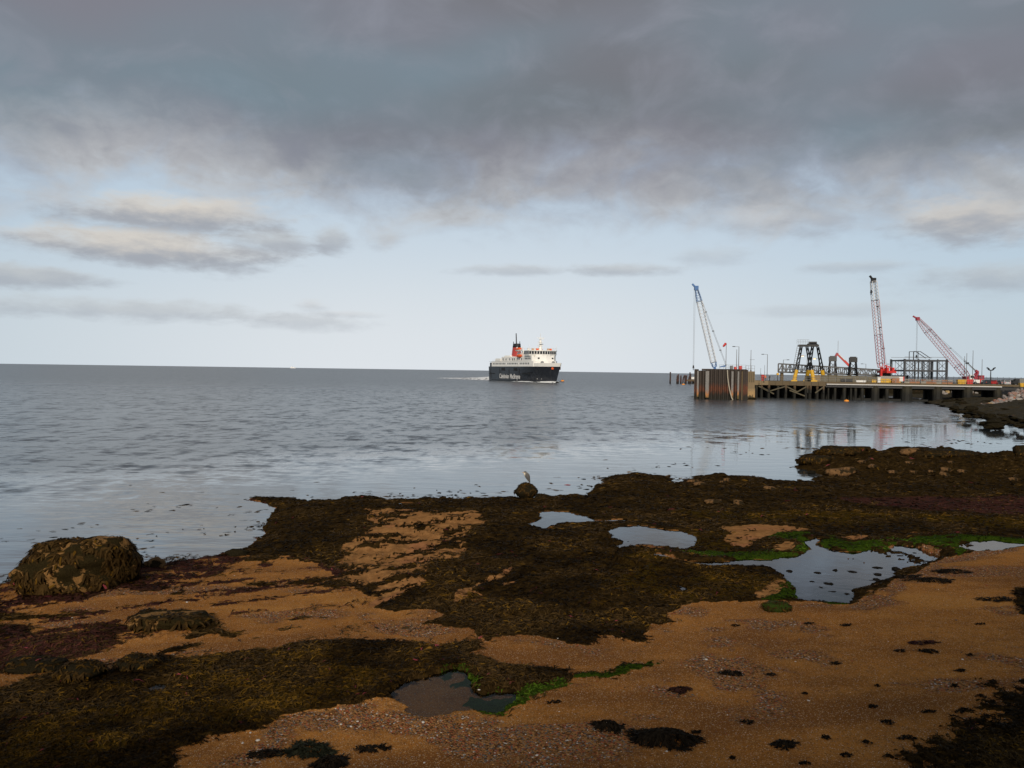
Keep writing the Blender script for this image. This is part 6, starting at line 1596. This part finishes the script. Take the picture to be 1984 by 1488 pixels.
# parked cars
def car(px, Y, rz, colr, label, van=False):
    q1 = at(px, 745, Y)
    R = empty('parked_car', (q1.x, Y, QZ), rz, label, 'car', 'cars parked on the quay')
    hh = 1.0 if not van else 1.5
    prof = [(-2.05, .3), (2.05, .3), (2.1, .65), (1.95, .85), (1.1, .95), (.45, .95 + hh * .52), (-1.2, .95 + hh * .55), (-1.95, 1.0), (-2.1, .7)] if not van else [(-2.3, .3), (2.3, .3), (2.35, .8), (2.1, 1.15), (1.6, 1.9), (1.2, 2.05), (-2.25, 2.05), (-2.35, .7)]
    MB().loft([[Vector((x, s * w, z)) for x, z in prof] for s, w in ((-1, .86), (1, .86))]).build('body', colr, R)
    GL = mat('car glass', (.01, .012, .014), .12)
    for s in (-1, 1):
        MB().add([(x, s * .875, z) for x, z in ((.95, 1.0), (.42, 1.38), (-1.1, 1.40), (-1.7, 1.02))] if not van else [(x, s * .875, z) for x, z in ((1.9, 1.25), (1.5, 1.85), (.4, 1.85), (.4, 1.25))], [(0, 1, 2, 3)]).build('side_window', GL, R)
        for x in (-1.3, 1.3): 
            w = MB().cone((x, s * .78 - .1, .33), (x, s * .78 + .1, .33), .33, .33, 12).build('wheel', STL_D, R)
        MB().box((2.06, s * .6, .7), (.1, .3, .16)).build('headlight', WHP, R); MB().box((-2.06, s * .62, .78), (.1, .26, .18)).build('tail_light', REDP, R)
    MB().box((.78 if not van else 1.88, 0, 1.2 if not van else 1.55), (.06, 1.4, .5), rot=Matrix.Rotation(-.9 if not van else -.55, 3, 'Y')).build('windscreen', GL, R)
    MB().box((-1.62, 0, 1.25), (.06, 1.4, .42), rot=Matrix.Rotation(.9, 3, 'Y')).build('rear_window', GL, R)
for px, Y, rz, c_, lb, vn in ((1911, 258, 1.3, mat('car charcoal', (.03, .032, .036), .3), 'charcoal car parked beside the floodlight post', False), (1926, 252, 0.9, mat('car red', (.38, .03, .03), .3), 'red car parked between a charcoal car and a grey one', False), (1940, 256, 1.4, mat('car grey', (.20, .20, .20), .35), 'grey car parked next to the red one', False), (1951, 248, 1.1, mat('car silver', (.42, .43, .44), .3), 'silver hatchback with dark rear parked beside the grey car', False), (1962, 255, 1.5, mat('car black', (.012, .012, .014), .25), 'black car parked between the silver hatchback and the van', False), (1974, 250, 1.45, mat('van olive', (.16, .155, .13), .4), 'drab boxy van at the end of the parked row', True), (1905, 268, 1.2, mat('car silver', (.42, .43, .44)), 'silver car half hidden behind the charcoal one', False)):
    car(px, Y, rz, c_, lb, vn)
# two dock workers
def worker(px, v, jacket, label, face):
    q1 = ppt(px, v)
    R = empty('person', (q1.x, q1.y, DZ), face, label, 'person')
    def r(x, y, z, a, b, n=10): return [Vector((x + a * math.cos(t), y + b * math.sin(t), z)) for t in [2 * math.pi * j / n for j in range(n)]]
    SKN = mat('skin', (.45, .28, .20), .6); TRS = mat('dark trousers', (.025, .03, .045), .8); JK = mat(jacket[0], jacket[1], .7)
    # torso, neck and head in one surface
    body = MB().loft([r(0, 0, .84, .17, .12), r(0, 0, 1.0, .17, .12), r(0, 0, 1.2, .19, .13), r(0, 0, 1.40, .22, .13), r(0, 0, 1.46, .12, .09), r(0, 0, 1.50, .06, .06), r(0, 0.01, 1.56, .065, .075), r(0, 0.02, 1.64, .082, .10), r(0, 0.01, 1.71, .075, .09), r(0, 0, 1.76, .03, .04)]).build('body', SKN, R, True)
    MB().loft([r(0, 0, .80, .20, .15), r(0, 0, 1.0, .195, .145), r(0, 0, 1.2, .21, .15), r(0, 0, 1.40, .235, .145), r(0, 0, 1.47, .13, .10)]).build('jacket', JK, R, True)
    for s in (-1, 1):
        MB().tube([(s * .23, 0, 1.38), (s * .29, -.03, 1.12), (s * .24, .12, .92)], [.07, .055, .042], 8).build('sleeve', JK, R, True)
        MB().tube([(s * .24, .12, .93), (s * .235, .16, .87), (s * .23, .19, .82)], [.04, .045, .02], 8).build('hand', SKN, R, True)
        MB().tube([(s * .09, 0, .86), (s * .10, .02 * s, .48), (s * .11, .03 * s, .08)], [.10, .075, .06], 8).build('trouser_leg', TRS, R, True)
        MB().box((s * .11, .03 * s + .05, .05), (.11, .28, .10), top=.8).build('boot', STL_D, R)
    MB().loft([r(0, 0.01, 1.68, .115, .125), r(0, 0.01, 1.74, .10, .11), r(0, 0.01, 1.80, .05, .055)]).build('helmet', WHP, R, True)
worker(1482.5, 2.0, ('hi vis orange', (.75, .16, .03)), 'worker in an orange high visibility jacket on the pier by the red cabinet', 2.6)
worker(1491, 2.2, ('dark jacket', (.03, .035, .04)), 'worker in dark clothing on the pier beside the tall lamp post', 0.5)

# ------------------------------------------------------------------ promenade behind the photographer, with unseen trees added to darken the near sand
tag(MB().box((0, -33, 2.4), (260, 64, 4.9)).build('promenade', mat('promenade', (.22, .21, .19), .9)), kind='structure')
tag(MB().box((0, 3.4, 1.6), (260, 5.5, 3.2)).build('upper_beach', mat('upper beach sand', (.26, .15, .07), .9)), kind='structure')
LEAFM = mat('tree leaves', (.05, .085, .025), .7, var=.4, scale=3); BARK = mat('tree bark', (.09, .065, .045), .9, var=.3, scale=4)
def tree(x, y, h, rad, seed, label):
    R = empty('added_shade_tree', (x, y, 4.85), 0, label, 'tree', 'unseen trees added for shade')
    rr = np.random.default_rng(seed)
    mb = MB().tube([(0, 0, 0), (.15, .1, h * .3), (0, .2, h * .6), (.1, .1, h * .85)], [.28, .22, .14, .05], 8)
    for k in range(6):
        a = rr.uniform(0, 6.28); z = h * rr.uniform(.3, .6); mb.tube([(.1, .1, z), (math.cos(a) * rad * .5, math.sin(a) * rad * .5, z + h * .15), (math.cos(a) * rad * .85, math.sin(a) * rad * .85, z + h * .25)], [.11, .07, .03], 6)
    mb.build('trunk', BARK, R)
    n = 7000
    d = rr.normal(0, 1, (n, 3)); d /= np.linalg.norm(d, axis=1, keepdims=True)
    c = d * (rr.uniform(0, 1, (n, 1)) ** .4) * np.array([[rad, rad, h * .36]]) * (1 + .3 * np.sin(d[:, :1] * 5 + d[:, 2:] * 4)) + np.array([[0, 0, h * .64]])
    s = rr.uniform(.12, .3, (n, 1)); u = rr.normal(0, 1, (n, 3)); u /= np.linalg.norm(u, axis=1, keepdims=True); w = np.cross(u, rr.normal(0, 1, (n, 3))); w /= np.linalg.norm(w, axis=1, keepdims=True)
    V = np.stack([c - u * s, c + w * s * .6, c + u * s, c - w * s * .6], 1).reshape(-1, 3)
    link_mesh('crown', np_mesh('crown', V, np.arange(4 * n).reshape(-1, 4)), LEAFM, R)
for i, (x, y, h, r_, lb) in enumerate(((4.2, -9, 7.8, 3.0, 'added shade tree between the smallest and the tallest on the promenade'), (8.0, -9, 9.2, 3.4, 'tallest added shade tree on the promenade'), (-8.6, -9, 5.2, 2.8, 'added shade tree on the left of the promenade gap'), (-13.5, -9.5, 5.4, 3.2, 'broad added shade tree at the end of the promenade row'), (12.5, -8.5, 10.2, 3.6, 'outermost added shade tree of the promenade row'), (-0.5, -9.5, 6.2, 2.8, 'smallest added shade tree of the promenade row'))):
    tree(x, y, h, r_, 50 + i, lb)
